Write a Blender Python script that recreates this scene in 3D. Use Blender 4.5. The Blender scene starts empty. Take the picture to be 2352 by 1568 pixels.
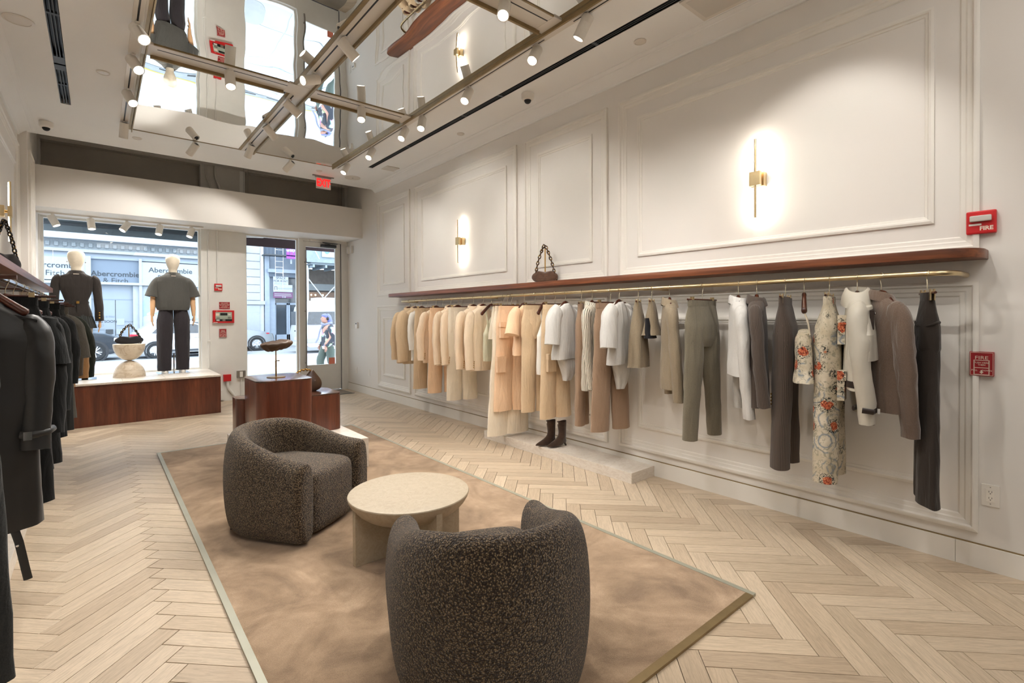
import bpy, bmesh, math, random
from mathutils import Vector, Matrix, noise
random.seed(11)
sc = bpy.context.scene
COL = sc.collection
PI = math.pi
# ---------------------------------------------------------------- camera
F, CX, CY, EYE = 1145.0, 1176.0, 735.0, 1.4
yaw, pit, rol = math.radians(39.74), -.0087, .004
f0 = Vector((math.sin(yaw), math.cos(yaw), 0)); r0 = Vector((math.cos(yaw), -math.sin(yaw), 0)); u0 = Vector((0, 0, 1))
fw = f0*math.cos(pit)+u0*math.sin(pit); up = u0*math.cos(pit)-f0*math.sin(pit)
rt = r0*math.cos(rol)-up*math.sin(rol); up2 = up*math.cos(rol)+r0*math.sin(rol)
cd = bpy.data.cameras.new('camera'); cam = bpy.data.objects.new('camera', cd); COL.objects.link(cam)
M = Matrix((rt, up2, -fw)).transposed().to_4x4(); M.translation = (0, 0, EYE); cam.matrix_world = M
cd.sensor_width = 36; cd.lens = F*36/2352; cd.shift_y = -(784-CY)/2352; cd.clip_end = 300; cd.clip_start = .02
sc.camera = cam
# ---------------------------------------------------------------- light of the day, exposure
vs = sc.view_settings
sc.display_settings.display_device = 'sRGB'
vs.view_transform = 'Standard'; vs.look = 'None'; vs.gamma = 1; vs.use_curve_mapping = False; vs.exposure = 0.46
wd = bpy.data.worlds.new('overcast_sky'); sc.world = wd; wd.use_nodes = True
bg = wd.node_tree.nodes['Background']; bg.inputs[0].default_value = (.84, .92, 1.0, 1); bg.inputs[1].default_value = 4.3
SPOT_W = 58.0
WARM = (1, .955, .895)
for (px, pz, w, h) in ((.35, 1.7, 1.86, 2.25), (2.75, 1.45, 1.7, 2.75)):   # light portals in the two glazed openings
    L = bpy.data.lights.new('portal', 'AREA'); L.shape = 'RECTANGLE'; L.size = w; L.size_y = h; L.cycles.is_portal = True
    o = bpy.data.objects.new('window_portal', L); o.location = (px, 9.75, pz); o.rotation_euler = (-PI/2, 0, 0); COL.objects.link(o)

for (x, y, w) in ((.6, -.6, 60), (2.6, -.6, 60), (1.6, -2.6, 60)):   # unseen fill lights added behind the camera to even out the interior
    L = bpy.data.lights.new('rear_fill_light', 'AREA'); L.shape = 'RECTANGLE'; L.size = 1.2; L.size_y = 1.2; L.energy = w*.25; L.color = (1, .95, .90)
    o = bpy.data.objects.new('rear_fill_light', L); o.location = (x, y, 3.60); COL.objects.link(o)

def lin(h):
    if isinstance(h, (tuple, list)): return tuple(h)[:3]+(1,)
    c = [int(h[i:i+2], 16)/255 for i in (0, 2, 4)]
    return tuple(x/12.92 if x <= .04045 else ((x+.055)/1.055)**2.4 for x in c)+(1,)
# ---------------------------------------------------------------- materials
def nodes(name):
    m = bpy.data.materials.new(name); m.use_nodes = True
    nt = m.node_tree; b = nt.nodes['Principled BSDF']
    return m, nt, b
def N(nt, t, **k):
    n = nt.nodes.new(t)
    for a, v in k.items():
        if a.startswith('i_'): n.inputs[a[2:].replace('_', ' ')].default_value = v
        else: setattr(n, a, v)
    return n
def coord(nt, scale=(1, 1, 1), kind='Object', rot=(0, 0, 0), rnd=False):
    tc = N(nt, 'ShaderNodeTexCoord'); mp = N(nt, 'ShaderNodeMapping')
    mp.inputs['Scale'].default_value = scale; mp.inputs['Rotation'].default_value = rot
    nt.links.new(tc.outputs[kind], mp.inputs['Vector'])
    if rnd:
        oi = N(nt, 'ShaderNodeObjectInfo'); mu = N(nt, 'ShaderNodeMath', operation='MULTIPLY'); mu.inputs[1].default_value = 37
        nt.links.new(oi.outputs['Random'], mu.inputs[0]); nt.links.new(mu.outputs[0], mp.inputs['Location'])
    return mp.outputs[0]
def ramp(nt, src, stops, inter='LINEAR'):
    r = N(nt, 'ShaderNodeValToRGB'); r.color_ramp.interpolation = inter
    e = r.color_ramp.elements
    while len(e) < len(stops): e.new(.5)
    for i, (p, c) in enumerate(stops): e[i].position = p; e[i].color = lin(c)
    nt.links.new(src, r.inputs[0]); return r.outputs[0]
def mixc(nt, fac, a, b, mode='MIX'):
    m = N(nt, 'ShaderNodeMix', data_type='RGBA', blend_type=mode)
    for s, v in ((m.inputs[0], fac), (m.inputs[6], a), (m.inputs[7], b)):
        if hasattr(v, 'links'): nt.links.new(v, s)
        else: s.default_value = v if not isinstance(v, str) else lin(v)
    return m.outputs[2]
def bump(nt, b, h, s, d=.01):
    n = N(nt, 'ShaderNodeBump'); n.inputs['Strength'].default_value = s; n.inputs['Distance'].default_value = d
    nt.links.new(h, n.inputs['Height']); nt.links.new(n.outputs[0], b.inputs['Normal'])
def noi(nt, v, sc_=5, det=4, ro=.55, dist=0):
    n = N(nt, 'ShaderNodeTexNoise'); n.inputs['Scale'].default_value = sc_; n.inputs['Detail'].default_value = det
    n.inputs['Roughness'].default_value = ro; n.inputs['Distortion'].default_value = dist
    nt.links.new(v, n.inputs['Vector']); return n.outputs['Fac']
MC = {}
def plain(name, col, rough=.5, metal=0., var=.06, vs_=6, bmp=0, bs=60, spec=None, coat=0, sheen=0):
    if name in MC: return MC[name]
    m, nt, b = nodes(name); c = lin(col)
    v = coord(nt, rnd=True)
    n = noi(nt, v, vs_, 3)
    a = tuple(max(0, x*(1-var)) for x in c[:3])+(1,); d = tuple(min(1, x*(1+var)) for x in c[:3])+(1,)
    nt.links.new(ramp(nt, n, [(.3, a), (.7, d)]), b.inputs['Base Color'])
    b.inputs['Roughness'].default_value = rough; b.inputs['Metallic'].default_value = metal
    if spec is not None: b.inputs['Specular IOR Level'].default_value = spec
    if coat: b.inputs['Coat Weight'].default_value = coat
    if sheen: b.inputs['Sheen Weight'].default_value = sheen
    if bmp: bump(nt, b, noi(nt, v, bs, 2), bmp, .004)
    MC[name] = m; return m
def fab(col, name=None, rough=.92, weave=500, bmp=.25, sheen=.15, var=.05):
    name = name or 'cloth_'+(col if isinstance(col, str) else 'x')
    if name in MC: return MC[name]
    m, nt, b = nodes(name); c = lin(col); v = coord(nt, rnd=True)
    n = noi(nt, v, weave, 2); n2 = noi(nt, v, 5, 2)
    a = tuple(x*(1-var) for x in c[:3])+(1,); d = tuple(min(1, x*(1+var)) for x in c[:3])+(1,)
    c1 = ramp(nt, n2, [(.3, a), (.7, d)])
    c2 = mixc(nt, .12, c1, ramp(nt, n, [(.35, (0, 0, 0)), (.65, (1, 1, 1))]), 'OVERLAY')
    nt.links.new(c2, b.inputs['Base Color']); b.inputs['Roughness'].default_value = rough
    b.inputs['Sheen Weight'].default_value = sheen; b.inputs['Specular IOR Level'].default_value = .25
    vf = coord(nt, (1, 1, .22), rnd=True); fo = noi(nt, vf, 16, 3, .5, .6)
    b1 = N(nt, 'ShaderNodeBump'); b1.inputs['Strength'].default_value = .55; b1.inputs['Distance'].default_value = .030; nt.links.new(fo, b1.inputs['Height'])
    b2 = N(nt, 'ShaderNodeBump'); b2.inputs['Strength'].default_value = bmp; b2.inputs['Distance'].default_value = .002; nt.links.new(n, b2.inputs['Height'])
    nt.links.new(b1.outputs[0], b2.inputs['Normal']); nt.links.new(b2.outputs[0], b.inputs['Normal'])
    MC[name] = m; return m
def stripes(name, c1, c2, freq, w=.35, axis='X', soft=.05, rough=.9):
    if name in MC: return MC[name]
    m, nt, b = nodes(name); v = coord(nt, kind='UV')
    wv = N(nt, 'ShaderNodeTexWave', wave_type='BANDS', bands_direction=axis); wv.inputs['Scale'].default_value = freq
    wv.inputs['Distortion'].default_value = .15; wv.inputs['Detail'].default_value = 1
    nt.links.new(v, wv.inputs['Vector'])
    cc = ramp(nt, wv.outputs['Fac'], [(w-soft, c1), (w+soft, c2)])
    nt.links.new(cc, b.inputs['Base Color']); b.inputs['Roughness'].default_value = rough
    b.inputs['Sheen Weight'].default_value = .15
    MC[name] = m; return m
def wood(name, dark, mid, light, scale=(1, 1, 1), rough=.35, kind='Object', coat=0, st=14, rnd=True, spread=.5):
    if name in MC: return MC[name]
    m, nt, b = nodes(name); v = coord(nt, scale, kind, rnd=rnd)
    n1 = noi(nt, v, st, 6, .65, .6); n2 = noi(nt, v, st*.22, 3, .5, 1.2)
    c = ramp(nt, n2, [(.5-spread*.5, dark), (.5, mid), (.5+spread*.5, light)])
    g = ramp(nt, n1, [(.36, (.35, .35, .35)), (.62, (1, 1, 1))])
    c = mixc(nt, .55, c, g, 'MULTIPLY')
    nt.links.new(c, b.inputs['Base Color']); b.inputs['Roughness'].default_value = rough
    if coat: b.inputs['Coat Weight'].default_value = coat; b.inputs['Coat Roughness'].default_value = .2
    bump(nt, b, n1, .08, .002)
    MC[name] = m; return m
def emit(name, col, s):
    if name in MC: return MC[name]
    m, nt, b = nodes(name); c = lin(col)
    b.inputs['Base Color'].default_value = c; b.inputs['Emission Color'].default_value = c; b.inputs['Emission Strength'].default_value = s
    b.inputs['Roughness'].default_value = .4
    MC[name] = m; return m
def glass(name, tint=(.97, .99, 1), refl=.08):
    m = bpy.data.materials.new(name); m.use_nodes = True; nt = m.node_tree; nt.nodes.clear()
    o = N(nt, 'ShaderNodeOutputMaterial'); t = N(nt, 'ShaderNodeBsdfTransparent'); g = N(nt, 'ShaderNodeBsdfGlossy'); x = N(nt, 'ShaderNodeMixShader')
    t.inputs[0].default_value = tuple(tint)+(1,); g.inputs['Roughness'].default_value = .01
    fr = N(nt, 'ShaderNodeFresnel'); fr.inputs[0].default_value = 1.45; mu = N(nt, 'ShaderNodeMath', operation='MULTIPLY'); mu.inputs[1].default_value = refl*8
    nt.links.new(fr.outputs[0], mu.inputs[0]); nt.links.new(mu.outputs[0], x.inputs[0])
    nt.links.new(t.outputs[0], x.inputs[1]); nt.links.new(g.outputs[0], x.inputs[2]); nt.links.new(x.outputs[0], o.inputs[0])
    return m
WALL = plain('painted_plaster', 'E4E0DA', .75, var=.015, vs_=1.5, bmp=.03, bs=90, spec=.3)
CEIL = plain('ceiling_paint', 'EEEEEC', .85, var=.01, vs_=2, spec=.2)
TRIM = plain('trim_paint', 'E6E2DA', .5, var=.015)
FPAINT = plain('front_paint', 'E4E2DC', .6, var=.02)
GREYP = plain('taupe_paint', 'A8A095', .8, var=.03)
GREYL = plain('light_taupe_paint', 'CBC6BD', .7, var=.02)
WHITE = plain('white_metal', 'E8E4DC', .45, var=.01)
CHANNEL = plain('white_channel', 'D8D2C8', .4, var=.02)
BLACK = plain('black_plastic', '0C0D0F', .45, var=.2)
DARK = plain('dark_grey', '3A3F44', .5, var=.1)
BRASS = plain('brushed_brass', 'B08B4F', .32, 1, var=.08, vs_=20)
BRASSL = plain('pale_brass', 'D6C299', .28, 1, var=.05, vs_=20)
BRASSD = plain('aged_brass', '8F7B58', .42, .6, var=.12, vs_=12)
CHROME = plain('chrome', 'DADADA', .12, 1, var=.02)
STEEL = plain('brushed_steel', '9A9894', .3, 1, var=.05)
GLASS = glass('window_glass')
WALNUT = wood('walnut_shelf', '5A2E18', '80482A', '9C5E38', (3, .25, 6), .38, st=11)
WALNUTV = wood('walnut_veneer', '4A2214', '6B3521', '82462C', (3, 3, .28), .3, st=10, coat=.25)
HANGWOOD = wood('hanger_wood', '2E1409', '4A2010', '6B3219', (1, 3, 3), .3, st=20, coat=.3)
def marble(name, a, b_, c, sc_=2.5, rough=.35, stretch=(1, 1, 3)):
    m, nt, b = nodes(name); v = coord(nt, stretch, rnd=True)
    n = noi(nt, v, sc_, 8, .62, 1.6); n2 = noi(nt, v, 26, 4, .6, .2)
    cc = ramp(nt, n, [(.34, a), (.47, b_), (.52, c), (.60, b_)])
    cc = mixc(nt, .25, cc, ramp(nt, n2, [(.3, (.72, .70, .66)), (.55, (1, 1, 1))]), 'MULTIPLY')
    nt.links.new(cc, b.inputs['Base Color']); b.inputs['Roughness'].default_value = rough; return m
MARBLE = marble('pale_marble', 'DCD3C8', 'E0D8CD', 'D5CABD', 5)
TRAV = marble('travertine', 'A89A84', 'AC9F8A', 'A3957E', 14, .5, (1, 1, 1))
STONE = marble('banded_sandstone', 'D0C0A8', 'D9CBB6', 'C4AF94', 3, .45, (1, 1, 2.2))
def boucle():
    m, nt, b = nodes('boucle_wool'); v = coord(nt)
    dn = N(nt, 'ShaderNodeTexNoise'); dn.inputs['Scale'].default_value = 60; nt.links.new(v, dn.inputs['Vector'])
    vv = N(nt, 'ShaderNodeVectorMath', operation='MULTIPLY_ADD'); vv.inputs[1].default_value = (.012,)*3
    nt.links.new(dn.outputs['Color'], vv.inputs[0]); nt.links.new(v, vv.inputs[2])
    vo = N(nt, 'ShaderNodeTexVoronoi'); vo.inputs['Scale'].default_value = 150; nt.links.new(vv.outputs[0], vo.inputs['Vector'])
    n = noi(nt, v, 220, 3, .6)
    c1 = ramp(nt, vo.outputs['Distance'], [(.10, 'B39E80'), (.32, '6F5C43'), (.58, '2C2118')])
    c2 = mixc(nt, .35, c1, ramp(nt, n, [(.3, (.12, .11, .1)), (.7, (1, .98, .92))]), 'OVERLAY')
    nt.links.new(c2, b.inputs['Base Color']); b.inputs['Roughness'].default_value = .95; b.inputs['Sheen Weight'].default_value = .3
    b.inputs['Specular IOR Level'].default_value = .1
    inv = N(nt, 'ShaderNodeMath', operation='SUBTRACT'); inv.inputs[0].default_value = 1; nt.links.new(vo.outputs['Distance'], inv.inputs[1])
    ad = N(nt, 'ShaderNodeMath', operation='ADD'); nt.links.new(inv.outputs[0], ad.inputs[0]); nt.links.new(n, ad.inputs[1])
    bump(nt, b, ad.outputs[0], 1.0, .007); return m
BOUCLE = boucle()
def carpet():
    m, nt, b = nodes('carpet_pile'); v = coord(nt)
    n = noi(nt, v, 2.2, 5, .62, 1.2); n2 = noi(nt, v, 420, 2, .7); n3 = noi(nt, v, 9, 3, .5, .8)
    c = ramp(nt, n, [(.32, '7A6550'), (.5, '9C846B'), (.68, 'B29A80')])
    c = mixc(nt, .35, c, ramp(nt, n3, [(.35, (.42, .40, .38)), (.6, (.62, .62, .62))]), 'OVERLAY')
    c = mixc(nt, .5, c, ramp(nt, n2, [(.3, (.2, .18, .16)), (.7, (.85, .85, .85))]), 'OVERLAY')
    nt.links.new(c, b.inputs['Base Color']); b.inputs['Roughness'].default_value = 1; b.inputs['Specular IOR Level'].default_value = .05
    b.inputs['Sheen Weight'].default_value = .3
    bump(nt, b, n2, .6, .004); return m
CARPET = carpet()
def plankmat():
    m, nt, b = nodes('bleached_oak_plank')
    tc = N(nt, 'ShaderNodeTexCoord'); oi = N(nt, 'ShaderNodeObjectInfo'); ge = N(nt, 'ShaderNodeNewGeometry')
    ad = N(nt, 'ShaderNodeMath', operation='ADD'); nt.links.new(oi.outputs['Random'], ad.inputs[0]); nt.links.new(ge.outputs['Random Per Island'], ad.inputs[1])
    fr = N(nt, 'ShaderNodeMath', operation='FRACT'); nt.links.new(ad.outputs[0], fr.inputs[0])
    mp = N(nt, 'ShaderNodeMapping'); mp.inputs['Scale'].default_value = (1.2, 14, 1)
    nt.links.new(tc.outputs['UV'], mp.inputs['Vector'])
    mu = N(nt, 'ShaderNodeMath', operation='MULTIPLY'); mu.inputs[1].default_value = 53; nt.links.new(fr.outputs[0], mu.inputs[0]); nt.links.new(mu.outputs[0], mp.inputs['Location'])
    n = noi(nt, mp.outputs[0], 5, 6, .6, 1.4); n2 = noi(nt, mp.outputs[0], 32, 3, .6)
    base = ramp(nt, fr.outputs[0], [(0, 'B9A68F'), (.3, 'CBB89F'), (.6, 'D4C2AA'), (1, 'C0AE96')])
    c = mixc(nt, .32, base, ramp(nt, n, [(.38, (.45, .42, .38)), (.58, (1, 1, 1))]), 'MULTIPLY')
    c = mixc(nt, .22, c, ramp(nt, n2, [(.35, (.5, .47, .43)), (.6, (1, 1, 1))]), 'MULTIPLY')
    nt.links.new(c, b.inputs['Base Color']); b.inputs['Roughness'].default_value = .42; b.inputs['Specular IOR Level'].default_value = .4
    bump(nt, b, n2, .06, .002); return m
PLANK = plankmat()
def mirrormat():
    m, nt, b = nodes('mirror_glass'); b.inputs['Base Color'].default_value = (.93, .95, .95, 1); b.inputs['Metallic'].default_value = 1; b.inputs['Roughness'].default_value = .0
    v = coord(nt); bump(nt, b, noi(nt, v, 1.6, 1, .3), .28, .02); return m
MIRROR = mirrormat()
def floral():
    m, nt, b = nodes('floral_tapestry'); v = coord(nt, (1, 1, 1))
    dn = N(nt, 'ShaderNodeTexNoise'); dn.inputs['Scale'].default_value = 26; dn.inputs['Detail'].default_value = 3; nt.links.new(v, dn.inputs['Vector'])
    vv = N(nt, 'ShaderNodeVectorMath', operation='MULTIPLY_ADD'); vv.inputs[1].default_value = (.035,)*3
    nt.links.new(dn.outputs['Color'], vv.inputs[0]); nt.links.new(v, vv.inputs[2])
    base = ramp(nt, noi(nt, v, 14, 3), [(.3, 'BDB198'), (.7, 'D8CFBC')])
    v2 = N(nt, 'ShaderNodeTexVoronoi'); v2.inputs['Scale'].default_value = 6.5; nt.links.new(vv.outputs[0], v2.inputs['Vector'])
    rg = ramp(nt, v2.outputs['Distance'], [(.20, (0, 0, 0)), (.25, (1, 1, 1)), (.30, (0, 0, 0)), (.40, (0, 0, 0)), (.44, (1, 1, 1)), (.49, (0, 0, 0))])
    msk = ramp(nt, noi(nt, v, 11, 2, .5, .5), [(.44, (0, 0, 0)), (.52, (.9, .9, .9))])
    c = mixc(nt, mixc(nt, 1.0, msk, rg, 'MULTIPLY'), base, '66788A')
    ol = ramp(nt, noi(nt, v, 30, 2, .5, 2), [(.56, (0, 0, 0)), (.60, (.7, .7, .7))])
    c = mixc(nt, ol, c, '8E8A78')
    vo = N(nt, 'ShaderNodeTexVoronoi'); vo.inputs['Scale'].default_value = 8.5; vo.inputs['Randomness'].default_value = .9; nt.links.new(vv.outputs[0], vo.inputs['Vector'])
    lf = ramp(nt, vo.outputs['Distance'], [(.38, (1, 1, 1)), (.46, (0, 0, 0))])
    lfn = ramp(nt, noi(nt, v, 75, 2, .5, 1.5), [(.50, (0, 0, 0)), (.55, (1, 1, 1))])
    c = mixc(nt, mixc(nt, 1.0, lf, lfn, 'MULTIPLY'), c, '2B302E')
    fl_ = ramp(nt, vo.outputs['Distance'], [(.22, (1, 1, 1)), (.26, (0, 0, 0))])
    fc = ramp(nt, noi(nt, v, 85, 2, .6, 1), [(.36, '3E1A14'), (.46, 'A8452C'), (.58, 'C86E48'), (.68, 'D8A878')])
    c = mixc(nt, fl_, c, fc)
    nt.links.new(c, b.inputs['Base Color']); b.inputs['Roughness'].default_value = .9
    bump(nt, b, noi(nt, v, 400, 2), .3, .002); return m
FLORAL = floral()
# ---------------------------------------------------------------- mesh tools
ROOTM = {}
def rot_z(a): return Matrix.Rotation(a, 4, 'Z')
def align(d, upv=(0, 0, 1)):
    d = Vector(d).normalized(); return d.to_track_quat('Z', 'Y').to_matrix().to_4x4()
class MB:
    def __init__(s): s.v = []; s.f = []; s.u = {}
    def add(s, vs, fs):
        n = len(s.v); s.v += [Vector(v) for v in vs]; s.f += [tuple(i+n for i in f) for f in fs]; return s
    def box(s, x0, x1, y0, y1, z0, z1, T=None):
        vs = [Vector((x, y, z)) for z in (z0, z1) for y in (y0, y1) for x in (x0, x1)]
        if T is not None: vs = [T @ v for v in vs]
        return s.add(vs, [(0, 2, 3, 1), (4, 5, 7, 6), (0, 1, 5, 4), (2, 6, 7, 3), (0, 4, 6, 2), (1, 3, 7, 5)])
    def loft(s, rings, c0=True, c1=True, closed=True):
        n = len(rings[0]); vs = [p for r in rings for p in r]; fs = []; b0 = len(s.v)
        C = max(sum((Vector(r[j])-Vector(r[j-1])).length for j in range(n)) for r in rings[::3]) if len(rings) > 3 else 1
        for i in range(len(rings)):
            for j in range(n): s.u[b0+i*n+j] = (C*j/n, C)
        for i in range(len(rings)-1):
            for j in range(n if closed else n-1):
                k = (j+1) % n; fs.append((i*n+j, i*n+k, (i+1)*n+k, (i+1)*n+j))
        if c0: fs.append(tuple(range(n-1, -1, -1)))
        if c1: fs.append(tuple((len(rings)-1)*n+j for j in range(n)))
        return s.add(vs, fs)
    def tube(s, pts, r, n=8, caps=True, flat=None, closed=False):
        pts = [Vector(p) for p in pts]; L = len(pts); rings = []; ref = None
        for i, p in enumerate(pts):
            if closed: t = pts[(i+1) % L]-pts[i-1]
            else: t = pts[min(i+1, L-1)]-pts[max(i-1, 0)]
            t.normalize()
            if ref is None:
                ref = Vector((0, 1, 0)) if abs(t.y) < .8 else Vector((1, 0, 0))
            ref = (ref-t*ref.dot(t)).normalized(); q = t.cross(ref)
            rr = r[i] if isinstance(r, (list, tuple)) else r
            ring = []
            for j in range(n):
                a = 2*PI*j/n; fy = flat if flat else 1
                ring.append(p+ref*math.cos(a)*rr*fy+q*math.sin(a)*rr)
            rings.append(ring)
        if closed: rings.append(rings[0]); caps = False
        return s.loft(rings, caps, caps)
    def lathe(s, prof, n=32, T=None, caps=True):
        rings = []
        for (r, z) in prof:
            ring = [Vector((r*math.cos(2*PI*j/n), r*math.sin(2*PI*j/n), z)) for j in range(n)]
            if T is not None: ring = [T @ p for p in ring]
            rings.append(ring)
        return s.loft(rings, caps, caps)
    def cyl(s, p0, p1, r, n=16): return s.tube([p0, p1], r, n)
    def sphere(s, c, r, n=16, m=10, T=None):
        if not isinstance(r, (tuple, list)): r = (r, r, r)
        rings = []
        for i in range(m+1):
            t = PI*i/m; a = max(math.sin(t), 1e-3)
            ring = [Vector((r[0]*a*math.cos(2*PI*j/n), r[1]*a*math.sin(2*PI*j/n), r[2]*math.cos(t))) for j in range(n)]
            if T is not None: ring = [T @ p for p in ring]
            rings.append([Vector(c)+p for p in ring])
        return s.loft(rings)
    def prism(s, poly, a0, a1, f):
        n = len(poly); vs = [f(x, y, a0) for x, y in poly]+[f(x, y, a1) for x, y in poly]
        return s.add(vs, [tuple(range(n-1, -1, -1)), tuple(range(n, 2*n))]+[(i, (i+1) % n, n+(i+1) % n, n+i) for i in range(n)])
    def xf(s, T): s.v = [T @ v for v in s.v]; return s
    def crumple(s, amp, fr, seed=0, zfix=None):
        o = Vector((seed*7.3, seed*3.1, seed*1.7))
        for v in s.v:
            k = 1 if zfix is None else max(0, min(1, (zfix-v.z)/.25))
            d = noise.noise_vector(v*fr+o)*amp*k; v += d
        return s
    def build(s, name, mat, parent=None, world=False, smooth=None, bev=0, bseg=2, sub=0, label=None, kind=None, uv=False, solid=0):
        me = bpy.data.meshes.new(name); vs = s.v; org = Vector((0, 0, 0)); T = None
        if parent is not None:
            if world: T = ROOTM[parent].inverted()
        elif kind != 'structure' and vs:
            xs = [v.x for v in vs]; ys = [v.y for v in vs]; zs = [v.z for v in vs]
            org = Vector(((min(xs)+max(xs))/2, (min(ys)+max(ys))/2, min(zs))); T = Matrix.Translation(-org)
        if T is not None: vs = [T @ v for v in vs]
        me.from_pydata([tuple(v) for v in vs], [], s.f)
        bm = bmesh.new(); bm.from_mesh(me)
        bmesh.ops.recalc_face_normals(bm, faces=bm.faces)
        if bev:
            ed = [e for e in bm.edges if len(e.link_faces) == 2 and e.calc_face_angle(0) > .6]
            if ed: bmesh.ops.bevel(bm, geom=ed, offset=bev, segments=bseg, affect='EDGES', profile=.6, clamp_overlap=True)
        bm.to_mesh(me); bm.free()
        if uv:
            ul = me.uv_layers.new(name='wrap')
            for p in me.polygons:
                us = [s.u.get(v, (0, 1)) for v in p.vertices]; mx = max(a for a, c_ in us)
                for li, (a, c_), vi in zip(p.loop_indices, us, p.vertices): ul.data[li].uv = (a+(c_ if mx-a > c_*.5 else 0), me.vertices[vi].co.z)
        if smooth:
            for p in me.polygons: p.use_smooth = True
            me.set_sharp_from_angle(angle=math.radians(smooth))
        me.materials.append(mat)
        o = bpy.data.objects.new(name, me); COL.objects.link(o); o.location = org
        if parent is not None:
            o.parent = parent; ROOTM[o] = ROOTM[parent]
        else: ROOTM[o] = Matrix.Translation(org)
        if sub:
            md = o.modifiers.new('sub', 'SUBSURF'); md.levels = sub; md.render_levels = sub
        if label: o['label'] = label
        if kind: o['kind'] = kind
        return o
def box(name, mat, x0, x1, y0, y1, z0, z1, parent=None, world=True, **k):
    return MB().box(x0, x1, y0, y1, z0, z1).build(name, mat, parent, world=world and parent is not None, **k)
def thing(name, label, cat, loc=(0, 0, 0), rz=0, group=None, R=None):
    o = bpy.data.objects.new(name, None); COL.objects.link(o); o.empty_display_size = .05
    T = R.copy() if R is not None else Matrix.Translation(Vector(loc)) @ rot_z(rz); o.matrix_world = T; ROOTM[o] = T
    o['label'] = label; o['category'] = cat
    if group: o['group'] = group
    return o
def tag(o, label, cat, group=None):
    o['label'] = label; o['category'] = cat
    if group: o['group'] = group
    return o
def text(name, s, mat, size, T, parent=None, depth=.002, world=True, align_='CENTER', sx=1, bold=0):
    cu = bpy.data.curves.new(name, 'FONT'); cu.body = s; cu.size = size; cu.align_x = align_; cu.align_y = 'CENTER'; cu.extrude = depth; cu.resolution_u = 3; cu.offset = bold
    ob = bpy.data.objects.new(name, cu); COL.objects.link(ob)
    dg = bpy.context.evaluated_depsgraph_get(); me = bpy.data.meshes.new_from_object(ob.evaluated_get(dg))
    bpy.data.objects.remove(ob)
    M_ = T @ Matrix.Diagonal((sx, 1, 1, 1))
    if parent is not None and world: M_ = ROOTM[parent].inverted() @ M_
    me.transform(M_); me.materials.clear(); me.materials.append(mat)
    o = bpy.data.objects.new(name, me); COL.objects.link(o)
    if parent is not None: o.parent = parent; ROOTM[o] = ROOTM[parent]
    return o
def facing(loc, d):
    """matrix of a plane whose local z faces direction d ('-x','-y','+x'), local y is up"""
    z = {'-x': Vector((-1, 0, 0)), '-y': Vector((0, -1, 0)), '+x': Vector((1, 0, 0)), '-z': Vector((0, 0, -1))}[d]
    y = Vector((0, 0, 1)) if d != '-z' else Vector((0, 1, 0)); x = y.cross(z)
    m = Matrix((x, y, z)).transposed().to_4x4(); m.translation = Vector(loc); return m
def smoothpath(pts, k=5):
    pts = [Vector(p) for p in pts]; out = []
    P = [pts[0]]+pts+[pts[-1]]
    for i in range(1, len(P)-2):
        for j in range(k):
            t = j/k; a, b, c, d = P[i-1], P[i], P[i+1], P[i+2]
            out.append(.5*((2*b)+(-a+c)*t+(2*a-5*b+4*c-d)*t*t+(-a+3*b-3*c+d)*t*t*t))
    out.append(pts[-1]); return out
def at(px, py, Y):
    """a point of the plane y=Y seen in the given direction from the camera"""
    d = rt*((px-CX)/F)-up2*((py-CY)/F)+fw; t = Y/d.y
    return Vector((0, 0, EYE))+d*t
# ================================================================ the room
XL, XR, YB, YF, CZ = -.70, 3.737, -4.0, 9.46, 3.62
S = 'structure'
SUBF = plain('dark_subfloor', '35281C', .9)
MB().box(XL-.1, XR+.1, YB, YF+.2, -.12, -.006).build('floor', SUBF, kind=S)
FLOOR = bpy.data.objects['floor']
# herringbone planks
PL, PW, PER = .5834, .1005, .825
def clip(poly, x0, x1, y0, y1):
    for ax, lim, sg in ((0, x0, 1), (0, x1, -1), (1, y0, 1), (1, y1, -1)):
        out = []
        for i in range(len(poly)):
            a, b = poly[i-1], poly[i]; da = (a[ax]-lim)*sg; db = (b[ax]-lim)*sg
            if da >= 0: out.append(a)
            if (da >= 0) != (db >= 0):
                t = da/(da-db); out.append((a[0]+(b[0]-a[0])*t, a[1]+(b[1]-a[1])*t))
        poly = out
        if len(poly) < 3: return []
    return poly
def plank_data(loc):
    """loc: polygon in plank-local metres; returns verts, faces, uvs per vertex"""
    cx = sum(p[0] for p in loc)/len(loc); cy = sum(p[1] for p in loc)/len(loc); n = len(loc)
    ins = []
    for (x, y) in loc:
        d = math.hypot(cx-x, cy-y) or 1; ins.append((x+(cx-x)/d*.0018, y+(cy-y)/d*.0018))
    vs = [(x, y, -.008) for x, y in loc]+[(x, y, -.0012) for x, y in loc]+[(x, y, 0) for x, y in ins]
    fs = [(i, (i+1) % n, n+(i+1) % n, n+i) for i in range(n)]+[(n+i, n+(i+1) % n, 2*n+(i+1) % n, 2*n+i) for i in range(n)]+[tuple(2*n+i for i in range(n))]
    return vs, fs
def plank_mesh(name, vs, fs, uvs=None):
    me = bpy.data.meshes.new(name); me.from_pydata(vs, [], fs); ul = me.uv_layers.new(name='grain')
    for l in me.loops:
        v = vs[l.vertex_index]; ul.data[l.index].uv = (uvs[l.vertex_index] if uvs else (v[0], v[1]))
    me.materials.append(PLANK); return me
g = .0015
full = [(g, g), (PL-g, g), (PL-g, PW-g), (g, PW-g)]
FULL = plank_mesh('plank', *plank_data(full))
s2 = math.sqrt(.5); cand = []
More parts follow.
